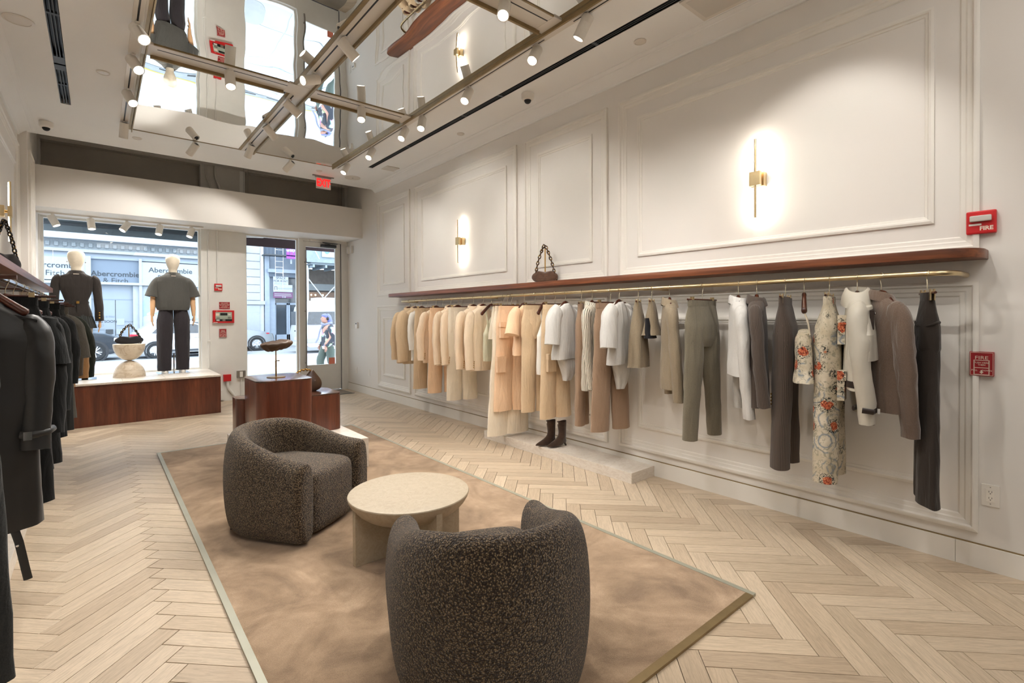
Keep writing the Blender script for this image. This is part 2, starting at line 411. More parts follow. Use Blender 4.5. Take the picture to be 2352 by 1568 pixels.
for fam in range(-5, 3):
    X0 = 2.746-PL*s2+(fam-0)*PER-.0
    for k in range(-12, 78):
        Y0 = .973-6*PW*2*s2-0*PER+k*PW*2*s2
        for typ in (0, 1):
            # type 0 runs up-right (a axis), type 1 runs up-left (b axis)
            if typ == 0: o = (X0, Y0); ua = (s2, s2); va = (-s2, s2); ang = PI/4
            else: o = (X0, Y0); ua = (-s2, s2); va = (-s2, -s2); ang = 3*PI/4
            w = lambda p: (o[0]+ua[0]*p[0]+va[0]*p[1], o[1]+ua[1]*p[0]+va[1]*p[1])
            poly = [w(p) for p in full]
            cl = clip(poly, XL, XR, .12, YF)
            if not cl: continue
            if all(.52 < p[0] < 2.44 and 1.2 < p[1] < 6.15 for p in cl): continue
            isfull = len(cl) == 4 and all(any(abs(a[0]-b[0])+abs(a[1]-b[1]) < 1e-6 for b in poly) for a in cl)
            c = Vector((sum(p[0] for p in cl)/len(cl), sum(p[1] for p in cl)/len(cl), 0))
            d = c-Vector((0, 0, EYE)); z = d.dot(fw); u = CX+F*d.dot(rt)/z if z > .2 else -9e3; v = CY-F*d.dot(up2)/z if z > .2 else 9e3
            vis = -150 < u < 2500 and v < 1700 and not (.5 < c.x < 2.46 and 1.17 < c.y < 6.2)
            cand.append((0 if vis else 1, z, o, ua, va, ang, cl, isfull, typ))
cand.sort(key=lambda c: (c[0], c[1]))
far = MB(); fuv = []
for i, (nv, z, o, ua, va, ang, cl, isfull, typ) in enumerate(cand):
    loc = [((p[0]-o[0])*ua[0]+(p[1]-o[1])*ua[1], (p[0]-o[0])*va[0]+(p[1]-o[1])*va[1]) for p in cl]
    if i < 300 and nv == 0:
        me = FULL if isfull else plank_mesh('plank', *plank_data(loc))
        ob = bpy.data.objects.new('plank', me); COL.objects.link(ob); ob.parent = FLOOR
        mt = Matrix(((ua[0], va[0], 0, o[0]), (ua[1], va[1], 0, o[1]), (0, 0, 1, 0), (0, 0, 0, 1)))
        if typ == 1: # mirror-free placement: rotate instead of reflecting
            mt = Matrix(((ua[0], va[0], 0, o[0]), (ua[1], va[1], 0, o[1]), (0, 0, 1, 0), (0, 0, 0, 1)))
        ob.matrix_world = mt
    else:
        vs, fs = plank_data(loc); n0 = len(far.v)
        far.add([(o[0]+ua[0]*x+va[0]*y, o[1]+ua[1]*x+va[1]*y, zz) for x, y, zz in vs], fs); fuv += [(x, y) for x, y, zz in vs]
me = plank_mesh('plank', [tuple(v) for v in far.v], far.f, fuv)
ob = bpy.data.objects.new('plank', me); COL.objects.link(ob); ob.parent = FLOOR; ob['kind'] = 'stuff'
# walls
MB().box(XR, XR+.2, YB, YF+.24, -.1, 4.5).build('wall_right', WALL, kind=S)
MB().box(XL-.2, XL, YB, YF+.24, -.1, 4.5).build('wall_left', WALL, kind=S)
box('front_pier', WALL, XL-.1, -.62, 8.15, YF+.2, -.1, 4.4, bpy.data.objects['wall_left'], world=False)
MB().box(XL-.2, XR+.2, YB-.2, YB, -.1, 4.5).build('wall_back', WALL, kind=S)
WR = bpy.data.objects['wall_right']; WL = bpy.data.objects['wall_left']
# ceiling with mirror recess and two air slots
c = MB()
RX0, RX1, RY0, RY1 = .30, 2.735, .50, 7.42
def cb(x0, x1, y0, y1, z0=CZ, z1=CZ+.12): c.box(x0, x1, y0, y1, z0, z1)
LS, RS = (-.275, -.195, 6.97), (3.115, 3.19, 7.1)
cb(XL, LS[0], YB, 8.15); cb(LS[0], LS[1], LS[2], 8.15); cb(LS[1], RX0, YB, 8.15)
cb(RX0, RX1, YB, RY0); cb(RX0, RX1, RY1, 8.15)
cb(RX1, RS[0], YB, 8.15); cb(RS[0], RS[1], RS[2], 8.15); cb(RS[1], XR, YB, 8.15)
cb(XL, XR, YB, 8.15, CZ+.12, CZ+.2); cb(XL, XR, 8.15, 8.3, CZ+.0, 4.4)
cb(XL, XR, 8.15, YF+.2, 4.4, 4.5)
c.build('ceiling', CEIL, kind=S)
for nm, (a, b_, ye), lab in (('left', LS, 'narrow black air slot in the ceiling beside the left wall'), ('right', RS, 'long black air slot in the ceiling between the tracks and the right wall')):
    t = thing('air_slot', lab, 'air vent', ((a+b_)/2, 3, CZ+.0))
    box('housing', BLACK, a, b_, YB, ye, CZ+.055, CZ+.06, t)
    for k, xx in enumerate((.004, .030, .050, .072)):
        box('slat', DARK if k in (1, 2) else BLACK, a+xx-.0035, a+xx+.0035, YB, ye, CZ+.003, CZ+.055, t)
    for yy in ((4.95, 5.75, 5.9, 6.4) if nm == 'left' else (2.7, 3.95, 4.6, 5.9)):
        box('joint_plate', DARK, a+.002, b_-.002, yy, yy+(.30 if nm == 'left' and yy == 5.75 else .03), CZ+.002, CZ+.02, t)
# crown mouldings
for nm, X, sg, wdt in (('trim_1', XR, -1, .178), ('trim_2', XL, 1, .16)):
    pr = [(0, 3.535), (.10, 3.535), (.13, 3.55), (.2, 3.556), (.28, 3.572), (.45, 3.590), (.62, 3.598), (.70, 3.602), (.72, 3.608), (.86, 3.610), (.9, 3.614), (1, 3.6155), (1, 3.62), (0, 3.62)]
    MB().prism([(X+sg*p*wdt, z) for p, z in pr], YB, 8.19, lambda x, z, y: Vector((x, y, z))).build(nm, CEIL, kind=S, smooth=30)
def frame(parent, X, sg, y0, y1, z0, z1, prof, name='panel_moulding'):
    rings = []
    for (yc, zc, dy, dz) in ((y0, z0, 1, 1), (y1, z0, -1, 1), (y1, z1, -1, -1), (y0, z1, 1, -1)):
        rings.append([Vector((X+sg*h, yc+dy*d, zc+dz*d)) for d, h in prof])
    rings.append(rings[0])
    return MB().loft(rings, False, False, closed=False).build(name, TRIM, parent, smooth=25)
PO = [(0, 0), (0, .022), (.012, .027), (.024, .027), (.032, .016), (.040, .014), (.052, .014), (.060, .009), (.078, .007), (.085, .002), (.085, 0)]
PI_ = [(0, 0), (0, .013), (.014, .017), (.024, .015), (.030, .007), (.042, .005), (.045, 0)]
for (a, b_) in ((.465, 2.925), (3.06, 4.245), (4.385, 6.81), (6.945, 8.115)):
    for (z0, z1, i0, i1) in ((1.75, 3.365, 1.925, 3.175), (.195, 1.582, .395, 1.387)):
        if a < 1 and z0 < 1:   # the fire pull station interrupts the lower right panel's edge, as in the room
            frame(WR, XR, -1, a, b_, z0, z1, PO)
        else: frame(WR, XR, -1, a, b_, z0, z1, PO)
        frame(WR, XR, -1, a+.195, b_-.205, i0, i1, PI_)
for (a, b_) in ((8.24, 8.74), (5.3, 8.05)):
    for (z0, z1, i0, i1) in ((1.75, 3.40, 1.93, 3.15), (.2, 1.58, .4, 1.38)):
        if a > 8 and z0 < 1: continue
        frame(WL, XL if a < 8 else -.62, 1, a, b_, z0, z1, PO)
        if a < 8: frame(WL, XL, 1, a+.2, b_-.2, i0, i1, PI_)
# baseboards
yy = [YB, .56, 4.0, 7.2, YF]
for i in range(4):
    box('baseboard_right' if i == 0 else 'baseboard_section', TRIM, XR-.018, XR, yy[i]+.001, yy[i+1]-.001, 0, .126, *(() if i == 0 else (bpy.data.objects['baseboard_right'],)), kind=S if i == 0 else None, world=False)
box('shadow_gap', BRASSD, XR-.006, XR, YB, YF, .126, .133, bpy.data.objects['baseboard_right'], world=False)
box('baseboard_left', TRIM, XL, XL+.018, YB, 8.32, 0, .126, kind=S)
# ---------------------------------------------------------------- shop front
wf = MB()
wf.box(XL, XR, YF, YF+.24, 2.828, 3.40)         # lintel behind the header
wf.box(1.30, 1.95, YF, YF+.24, -.1, 4.4)        # pier
wf.box(XL, 1.30, YF, YF+.24, -.1, .55)          # below window one
wf.box(1.95, 2.86, YF, YF+.24, -.1, .345)       # below window two
wf.box(XL, -.60, YF, YF+.24, .55, 2.83)
wf.box(3.66, XR, YF, YF+.24, -.1, 2.83)
wf.build('wall_front', FPAINT, kind=S)
WF = bpy.data.objects['wall_front']
box('recess_panel', GREYP, XL, 1.30, YF+.12, YF+.2, 3.4, 4.4, WF, world=False)
box('recess_panel', GREYP, 1.87, XR, YF+.12, YF+.2, 3.4, 4.4, WF, world=False)
box('upper_band', GREYL, XL, XR, YF-.02, YF+.12, 3.87, 4.4, WF, world=False)
box('upper_band', GREYL, XL, XR, YF-.05, YF-.02, 3.93, 3.985, WF, world=False)
box('upper_band', GREYL, XL, XR, YF-.035, YF-.02, 3.885, 3.905, WF, world=False)
box('jamb_strip', GREYL, XL, -.59, YF-.0, YF+.12, 3.4, 3.87, WF, world=False)
box('jamb_strip', GREYL, 3.68, XR, YF-.0, YF+.12, 3.4, 3.87, WF, world=False)
box('jamb_strip', GREYL, 1.30, 1.87, YF-.012, YF-.001, 3.36, 3.87, WF, world=False)
MB().box(XL, XR, 8.772, YF, 2.828, 3.36).build('trim_3', WALL, kind=S)
for xx, lab in ((1.40, 'left-hand painted conduit down the pier between the windows'), (1.53, 'right-hand painted conduit down to the small red strobe')):
    t = thing('conduit', lab, 'pipe', (xx, YF, 2.4))
    zb = .56 if xx < 1.5 else 1.95
    MB().tube([(xx, YF-.012, 2.83), (xx, YF-.012, zb)], .011, 8).build('pipe', FPAINT, t, world=True, smooth=60)
    MB().tube(smoothpath([(xx-.02, YF-.03, 3.88), (xx-.02, YF-.03, 3.7), (xx+.03, YF-.03, 3.55), (xx+.04, YF-.03, 3.36)]), .016, 8).build('pipe', GREYL, t, world=True, smooth=60)
    if xx < 1.5: box('clip', FPAINT, xx-.02, xx+.02, YF-.03, YF, 1.0, 1.03, t)
for (xa, lab) in ((1.90, 'pair of thin hanging wires left of the exit sign'), (3.50, 'pair of thin hanging wires right of the exit sign')):
    t = thing('hanging_wire', lab, 'wire', (xa, 9.3, 3.36))
    for d in (0, .07): MB().tube([(xa+d, 9.3, 4.39), (xa+d, 9.3, 3.361)], .003, 5).build('wire', STEEL, t, world=True)
def window(name, x0, x1, z0, z1, fwid=.03, y=YF+.06):
    m = MB().box(x0, x0+fwid, y, y+.06, z0, z1).box(x1-fwid, x1, y, y+.06, z0, z1).box(x0+fwid, x1-fwid, y, y+.06, z0, z0+fwid).box(x0+fwid, x1-fwid, y, y+.06, z1-fwid, z1)
    o = m.build(name, FPAINT, kind=S)
    box('pane', GLASS, x0+fwid, x1-fwid, y+.026, y+.034, z0+fwid, z1-fwid, o, world=False)
    return o
window('window_1', -.60, 1.30, .55, 2.828)
window('window_2', 1.95, 2.83, .345, 2.828)
# door: frame, leaf rails, glass, pull bar, closer
d = MB().box(2.83, 2.90, YF-.01, YF+.12, 0, 2.828).box(3.60, 3.66, YF-.01, YF+.12, 0, 2.828).box(2.90, 3.60, YF-.01, YF+.12, 2.79, 2.828)
DO = d.build('door_1', FPAINT, kind=S)
lf = MB().box(2.905, 2.955, YF+.02, YF+.07, .02, 2.785).box(3.50, 3.595, YF+.02, YF+.07, .02, 2.785).box(2.955, 3.50, YF+.02, YF+.07, .02, .50).box(2.955, 3.50, YF+.02, YF+.07, 2.69, 2.785)
lf.build('leaf', FPAINT, DO); box('pane', GLASS, 2.955, 3.50, YF+.04, YF+.048, .50, 2.69, DO, world=False)
box('pull_bar', STEEL, 2.925, 2.945, YF-.055, YF-.035, .40, 2.62, DO, world=False)
for z in (.55, 1.5, 2.4): box('stud', STEEL, 2.93, 2.94, YF-.035, YF+.02, z-.01, z+.01, DO, world=False)
cl = MB().box(3.22, 3.50, YF-.05, YF+.02, 2.70, 2.75).cyl((3.28, YF-.03, 2.725), (3.46, YF-.03, 2.725), .03)
cl.build('door_closer', DARK, DO, bev=.004); MB().tube([(3.38, YF-.05, 2.75), (3.20, YF-.16, 2.765), (3.52, YF-.04, 2.775)], .009, 6).build('closer_arm', DARK, DO)
box('hinge_seam', DARK, 3.597, 3.601, YF-.012, YF+.01, .02, 2.785, DO, world=False)
tag(box('door_sticker', plain('orange_sticker', 'E98B72', .6), 3.37, 3.485, YF+.033, YF+.037, .50, .62), 'small orange notice stuck low on the glass door', 'sticker')
t = thing('door_mat', 'thin grey mat in front of the glass door', 'mat', (3.3, 9.15, .001))
MB().box(2.98, 3.58, 8.85, 9.44, 0.0005, .006).build('mat_top', plain('mat', '8F8577', .95, bmp=.4, bs=300), t, world=True); box('mat_edge', DARK, 2.98, 3.6, 8.835, 8.85, .0005, .008, t)
# ================================================================ mirrored ceiling field and light tracks
CROSS = (5.105, 2.765)
def mir(x0, x1, y0, y1, lab):
    o = box('ceiling_mirror', MIRROR, x0, x1, y0, y1, CZ+.003, CZ+.012); tag(o, lab, 'mirror', 'mirror panels in the ceiling')
mir(.335, 1.455, 5.21, 7.405, 'left ceiling mirror panel nearest the shop front'); mir(1.645, 2.70, 5.21, 7.405, 'right ceiling mirror panel nearest the shop front')
mir(.335, 1.455, 2.87, 4.995, 'left ceiling mirror panel of the second row, reflecting the window mannequin'); mir(1.645, 2.70, 2.87, 4.995, 'right ceiling mirror panel of the second row, reflecting the wood shelf')
mir(.335, 1.455, .52, 2.65, 'left ceiling mirror panel above the camera'); mir(1.645, 2.70, .52, 2.65, 'right ceiling mirror panel by the top edge of the photo')
def track(lab, pts, brass, slots, chan):
    t = thing('light_track', lab, 'track', (sum(chan[:2])/2, sum(chan[2:4])/2, CZ-.01))
    box('channel', CHANNEL, *chan, CZ-.006, CZ+.012, t, bev=.002)
    for s_ in slots: box('slot', BLACK, *s_, CZ-.0075, CZ-.0055, t)
    for b_ in brass:
        hang = .034 if len(b_) == 5 else .004
        MB().box(*b_[:4], CZ-hang, CZ+.003).build('brass_trim', BRASSD, t, world=True, bev=.003)
    return t
track('central lengthwise light track between the two rows of ceiling mirrors', None, [(1.455, 1.487, RY0, 7.42), (1.625, 1.645, RY0, 7.42, 1)],
      [(1.522, 1.534, a, b_) for a, b_ in ((RY0, 2.62), (2.9, 4.95), (5.25, 7.38))], (1.487, 1.625, RY0, 7.42))
for i, y in enumerate(CROSS):
    nm = ('crosswise light track farther from the camera', 'crosswise light track nearer the camera')[i]
    track(nm, None, [(.335, 1.40, y-.115, y-.105), (1.70, 2.70, y-.115, y-.105), (.36, 1.42, y+.085, y+.105, 1), (1.68, 2.66, y+.085, y+.105, 1)],
          [(.40, 1.42, y-.05, y-.04), (1.70, 2.62, y-.05, y-.04)], (.335, 2.70, y-.105, y+.085))
for o_, y in zip([o for o in COL.objects if o.name.startswith('light_track') and 'crosswise' in o['label']], CROSS):
    box('crossing_plate', CHANNEL, 1.42, 1.68, y-.117, y+.107, CZ-.0085, CZ+.002, o_, bev=.002); box('corner_plate', CHANNEL, 2.62, 2.735, y-.117, y+.107, CZ-.0082, CZ+.002, o_); box('corner_plate', CHANNEL, .30, .37, y-.117, y+.107, CZ-.0082, CZ+.002, o_)
track('right-hand lengthwise light track along the mirror edge', None, [(2.70, 2.716, RY0, 7.42, 1), (2.716, 2.735, RY0, 7.42)], [(2.772, 2.782, a, b_) for a, b_ in ((RY0, 2.6), (2.92, 4.9), (5.25, 7.4))], (2.735, 2.80, RY0, 7.45))
track('left-hand lengthwise light track along the mirror edge', None, [(.30, .325, RY0, 7.42), (.325, .335, RY0, 7.42, 1)], [(.243, .255, a, b_) for a, b_ in ((RY0, 2.6), (2.92, 4.9), (5.25, 7.3))], (.215, .285, RY0, 7.45))
box('trim_4', BRASSD, .335, 2.70, 7.405, 7.42, CZ-.001, CZ+.03, kind=S)
box('trim_5', BRASSD, .335, 2.70, .50, .52, CZ-.001, CZ+.03, kind=S)
LAMPGLOW = emit('lamp_glow', 'FFF3E0', 14)
HEADMATS = None
def spot(x, y, d, lab, z=CZ-.008, L=.17, r=.043, w=1.0, group=None, on=True, size=78, cool=0):
    d = Vector(d).normalized()
    t = thing('spotlight', lab, 'spotlight', (x, y, z), 0, group or 'cylindrical white track spotlights')
    MB().box(-.014, .014, -.03, .03, -.014, 0).cyl((0, 0, -.014), (0, 0, -.06), .009, 10).build('mount', WHITE, t, smooth=40)
    piv = Vector((0, 0, -.062)); a = piv-d*(L*.30); T = align(d); T.translation = a
    b = MB().lathe([(0, 0), (r*.9, 0), (r, .004), (r, L*.30), (r*.985, L*.305), (r, L*.31), (r, L), (r*.86, L), (r*.82, L-.012), (0, L-.012)], 28, T, caps=False)
    b.build('housing', WHITE, t, smooth=35)
    MB().lathe([(.0, -.001), (r*.62, -.001), (r*.62, .003), (0, .003)], 20, T, caps=False).build('end_cap', DARK, t)
    MB().lathe([(r*.82, L-.008), (0, L-.0075)], 24, T, caps=False).build('lens', LAMPGLOW, t)
    ld = bpy.data.lights.new('lamp', 'SPOT'); ld.energy = SPOT_W*w; ld.color = WARM if not cool else (1, .95, .88); ld.spot_size = math.radians(size); ld.spot_blend = .55; ld.shadow_soft_size = .022
    lo = bpy.data.objects.new('lamp', ld); COL.objects.link(lo); lo.parent = t
    m = (-d).to_track_quat('Z', 'Y').to_matrix().to_4x4(); m.translation = a+d*(L+.004); lo.matrix_local = m
    return t
SP = [
 ('left-hand track spotlight nearest the top edge of the photo', .25, 4.69, (.30, -.62, -.72)),
 ('second spotlight of the left-hand track, below the nearest one', .25, 5.28, (.28, -.60, -.72)),
 ('third spotlight of the left-hand track', .25, 6.11, (.26, -.58, -.74)),
 ('last spotlight of the left-hand track, hanging almost straight down by the shop front', .25, 7.15, (-.05, .40, -.92)),
 ('spotlight on the crosswise track in front of the reflected fire panel', .93, 5.055, (-.02, -.40, -.92)),
 ('central-track spotlight turned left beside the crossing of the tracks', 1.528, 4.64, (-.88, -.22, -.42)),
 ('central-track spotlight turned right just past the crossing of the tracks', 1.528, 5.38, (.80, -.05, -.60)),
 ('central-track spotlight turned right between the crossing and the front end', 1.528, 6.21, (.70, .20, -.68)),
 ('central-track spotlight at the front end of the track', 1.528, 7.06, (-.22, .52, -.82)),
 ('spotlight at the far edge of the mirrors, turned away above the header', .0+2.115, 7.43, (-.45, .60, -.66)),
 ('right-hand track spotlight nearest the exit sign', 2.777, 7.05, (-.50, -.20, -.84)),
 ('second spotlight of the right-hand track from the exit sign', 2.777, 6.20, (-.50, -.28, -.82)),
 ('third spotlight of the right-hand track from the exit sign', 2.777, 5.29, (-.50, -.24, -.83)),
 ('spotlight hanging under the right half of the far crosswise track', 2.155, 5.055, (-.22, -.42, -.88)),
 ('fourth right-hand track spotlight, just past the far crosswise track', 2.777, 4.88, (-.35, -.36, -.86)),
 ('fifth right-hand track spotlight, before the reflected wall sconce', 2.777, 3.99, (-.52, -.22, -.82)),
 ('sixth right-hand track spotlight, beside the near crosswise track', 2.777, 3.02, (-.55, -.20, -.81)),
 ('right-hand track spotlight turned away at the top edge of the photo', 2.777, 2.48, (-.20, .45, -.86)),
 ('central-track spotlight pointing right near the top edge of the photo', 1.528, 3.90, (.74, -.05, -.66)),
 ('spotlight on the near crosswise track at the top edge of the photo', 2.20, 2.715, (-.42, -.38, -.82)),
 ('spotlight on the far edge of the mirrors above the left window', .96, 7.43, (-.40, .58, -.70)),
]
for lab, x, y, dd in SP: spot(x, y, dd, lab)
# heads outside the picture, same tracks, same kind
for k, (x, y, dd, w) in enumerate(((1.528, 1.6, (.64, .10, -.80), 1.0), (1.528, .9, (.62, .15, -.82), .6), (2.777, 1.7, (.05, .35, -.95), .5), (1.528, 2.2, (.64, .05, -.80), 1.0),
                                (.25, 2.3, (.62, .35, -.75), 1), (.25, 1.4, (.55, .45, -.75), 1), (.25, 3.4, (-.55, .15, -.8), .8), (2.777, .9, (.45, .2, -.85), .8))):
    spot(x, y, dd, ('central-track', 'central-track', 'right-hand track', 'central-track', 'left-hand track', 'left-hand track', 'left-hand track', 'right-hand track')[k]+' spotlight above and behind the camera, number %s back' % ('one', 'two', 'three', 'four', 'five', 'six', 'seven', 'eight')[k], w=w*.62, size=78)
t = thing('window_light_track', 'white track carrying five spotlights above the window display', 'track', (.34, 9.2, 2.82))
box('channel', WHITE, -.62, 1.30, 9.185, 9.215, 2.806, 2.828, t)
for k, (x, dd) in enumerate(((-.46, (.42, -.15, -.9)), (-.06, (.10, -.2, -.97)), (.34, (-.50, -.25, -.8)), (.735, (-.18, -.25, -.93)), (1.142, (-.30, -.2, -.9)))):
    spot(x, 9.2, dd, ('leftmost', 'second from the left', 'middle', 'fourth from the left', 'rightmost')[k]+' of the five small spotlights above the window display', z=2.806, L=.15, r=.045, w=.5, group='window display spotlights', cool=1)
# ---------------------------------------------------------------- ceiling small things
def dome(x, y, lab):
    t = thing('security_camera', lab, 'camera', (x, y, CZ))
    MB().lathe([(0, 0), (.060, 0), (.064, -.008), (.064, -.045), (.055, -.06), (.036, -.068), (0, -.068)], 28, caps=False).build('housing', WHITE, t, smooth=35)
    MB().sphere((0, 0, -.066), (.036, .036, .036), 20, 12).build('dome_lens', BLACK, t, smooth=60)
dome(3.327, 3.743, 'white dome camera on the ceiling above the wood shelf'); dome(-.43, 7.74, 'white dome camera in the ceiling corner above the left wall')
for x, y, r, lab in ((3.421, 5.08, .045, 'sprinkler cap on the ceiling left of the dome camera'), (3.402, 2.454, .05, 'sprinkler cap on the ceiling right of the dome camera'), (.059, 5.85, .05, 'bright sprinkler cap beside the left spotlight track'),
                     (.397, 7.729, .05, 'sprinkler cap near the front end of the left track'), (2.615, 7.725, .045, 'small sprinkler cap left of the exit sign'), (-.435, 5.216, .09, 'larger round ceiling plate left of the left air slot')):
    tag(MB().lathe([(0, 0), (r, 0), (r, -.006), (r*.82, -.010), (r*.80, -.007), (0, -.007)], 28, Matrix.Translation((x, y, CZ)), caps=False).build('sprinkler', CHANNEL, smooth=35), lab, 'sprinkler cap', 'round caps on the ceiling')
t = thing('ceiling_speaker', 'round white speaker grille flush in the ceiling by the exit sign', 'speaker', (3.16, 7.777, CZ))
MB().lathe([(0, 0), (.12, 0), (.12, -.006), (.108, -.008), (.104, -.005), (0, -.005)], 36, caps=False).build('grille', CHANNEL, t, smooth=35)
MB().lathe([(0, -.0055), (.012, -.0055), (.012, -.009), (0, -.009)], 16, caps=False).build('logo_disc', STEEL, t)
for x, y, s_, lab in ((3.40, 6.93, .10, 'small square ceiling hatch beside the end of the right air slot'), (3.36, 1.80, .17, 'square ceiling vent cut by the top edge of the photo')):
    t = thing('ceiling_hatch', lab, 'hatch', (x, y, CZ))
    MB().box(-s_, s_, -s_, s_, -.012, 0).build('hatch_frame', CHANNEL, t, bev=.004); box('panel', GREYL, -s_*.8, s_*.8, -s_*.8, s_*.8, -.014, -.012, t, world=False)
# exit sign
RED = plain('sign_red', 'C8181C', .45, var=.04); REDE = emit('lit_red', 'FF2020', .9); DRED = plain('deep_red', '9C1620', .45, var=.05)
t = thing('exit_sign', 'lit red and clear acrylic exit sign hanging from the ceiling', 'exit sign', (2.76, 7.98, CZ))
box('ceiling_plate', STEEL, 2.60, 2.93, 7.965, 7.995, CZ-.012, CZ, t); box('rail', STEEL, 2.64, 2.89, 7.97, 7.99, CZ-.03, CZ-.012, t)
box('acrylic_plate', plain('frosted_acrylic', 'E6E0DC', .2, spec=.6), 2.65, 2.88, 7.976, 7.984, CZ-.205, CZ-.03, t, bev=.003)
text('lettering', 'EXIT', REDE, .165, facing((2.765, 7.974, CZ-.115), '-y'), t, .002, sx=.62, bold=.006)
text('arrow', '<', REDE, .07, facing((2.672, 7.974, CZ-.115), '-y'), t, .002); text('arrow', '>', REDE, .07, facing((2.862, 7.974, CZ-.115), '-y'), t, .002)
# ---------------------------------------------------------------- shelves and rails
def shelf(name, lab, X, sg, dep, y0, y1, z0, z1, m):
    Xf = X+sg*dep; r = .16; poly = [(X, y0), ]
    for k in range(9):
        a = PI/2*k/8; poly.append((Xf-sg*r*(1-math.sin(a)), y0+r*(1-math.cos(a)) if True else y0))
    if sg < 0:
        for k in range(9): a = PI/2*k/8; poly.append((Xf-sg*r*(1-math.cos(a)), y1-r*(1-math.sin(a))))
    else: poly.append((Xf, y1))
    poly.append((X, y1))
    o = MB().prism(poly, z0, z1, lambda x, y, z: Vector((x, y, z))).build(name, m, bev=.004, smooth=35)
    return tag(o, lab, 'shelf')
shelf('wall_shelf', 'long walnut shelf with rounded ends along the right wall', XR, -1, .262, .43, 7.30, 1.697, 1.748, WALNUT)
shelf('wall_shelf', 'dark wood shelf along the left wall above the black coats', XL, 1, .29, .6, 8.14, 1.70, 1.752, WALNUT)
RXR, RXL, RZ = 3.43, -.405, 1.617
def rail(lab, X, XW, y0, y1, mat_, r):
    t = thing('clothes_rail', lab, 'clothes rail', (X, y0, RZ))
    s_ = 1 if XW > X else -1
    def end(y, e):
        return [(X, y+e*.16, RZ), (X, y+e*.09, RZ), (X+s_*.02, y+e*.04, RZ), (X+s_*.07, y+e*.008, RZ), (X+s_*.13, y, RZ), (XW-s_*.004, y, RZ)]
    pts = smoothpath(list(reversed(end(y0, 1))), 4)+smoothpath(end(y1, -1), 4)
    MB().tube(pts, r, 14).build('rail_tube', mat_, t, world=True, smooth=60)
    for yy in ([y0+1.9+i*2.35 for i in range(2)]):
        MB().tube([(X, yy, RZ), (XW, yy, RZ)], r*.8, 12).build('wall_bracket', mat_, t, world=True, smooth=60)
        MB().tube([(X, yy-.02, RZ), (X, yy+.02, RZ)], r*1.12, 14).build('joint_sleeve', mat_, t, world=True, smooth=60)
rail('brass clothes rail under the walnut shelf on the right wall', RXR, XR, .52, 6.72, BRASSL, .0145)
rail('polished clothes rail under the shelf on the left wall', RXL, XL, 1.2, 7.72, CHROME, .016)
# low stone steps under the rails
tag(box('stone_plinth', MARBLE, 3.395, XR-.018, 2.54, 4.59, 0, .09, bev=.002), 'long low pale marble plinth under the right rail', 'plinth')
tag(box('stone_plinth', MARBLE, XL+.018, -.37, 3.62, 8.14, 0, .10, bev=.002), 'long low pale marble plinth under the left rail', 'plinth')
# ---------------------------------------------------------------- sconces
GLOW = emit('sconce_glow', 'FFF0DC', 14)
def sconce(X, Y, sg, z0, z1, zc, lab):
    t = thing('wall_sconce', lab, 'wall lamp', (X, Y, zc)); xo = sg*.085
    MB().tube([(xo, 0, z0-zc), (xo, 0, z1-zc)], .0085, 12).build('brass_rod', BRASSL, t, smooth=50)
    MB().box(xo-sg*.010-.004, xo-sg*.010+.004, -.006, .006, z0-zc+.01, -.055).box(xo-sg*.010-.004, xo-sg*.010+.004, -.006, .006, .055, z1-zc-.01).build('light_strip', GLOW, t)
    MB().box(min(0, sg*.05), max(0, sg*.05), -.045, .045, -.05, .05).build('wall_box', BRASSL, t, bev=.002)
    MB().box(min(sg*.07, sg*.10), max(sg*.07, sg*.10), -.038, .038, -.05, .05).build('front_plate', BRASSL, t, bev=.002)
    MB().tube([(sg*.05, 0, 0), (sg*.075, 0, 0)], .012, 12).build('stem', BRASS, t, smooth=50)
    for zz in (-.17, .17):
        ld = bpy.data.lights.new('lamp', 'AREA'); ld.shape = 'RECTANGLE'; ld.size = .02; ld.size_y = .22; ld.energy = .8; ld.color = (1, .88, .74)
        lo = bpy.data.objects.new('lamp', ld); COL.objects.link(lo); lo.parent = t; lo.location = (xo-sg*.018, 0, zz)
        lo.rotation_euler = (PI/2, 0, PI/2 if sg < 0 else -PI/2); lo.rotation_euler = (0, PI/2*(-sg)*-1 if False else (-PI/2 if sg < 0 else PI/2), 0); ld.size, ld.size_y = .22, .02
sconce(XR, 1.645, -1, 2.10, 2.665, 2.38, 'brass rod wall lamp glowing in the large near panel')
sconce(XR, 5.50, -1, 2.10, 2.665, 2.385, 'smaller-looking brass rod wall lamp in the farther wide panel')
sconce(XL, 6.55, 1, 2.10, 2.665, 2.385, 'brass rod wall lamp on the left wall above the chain bag')
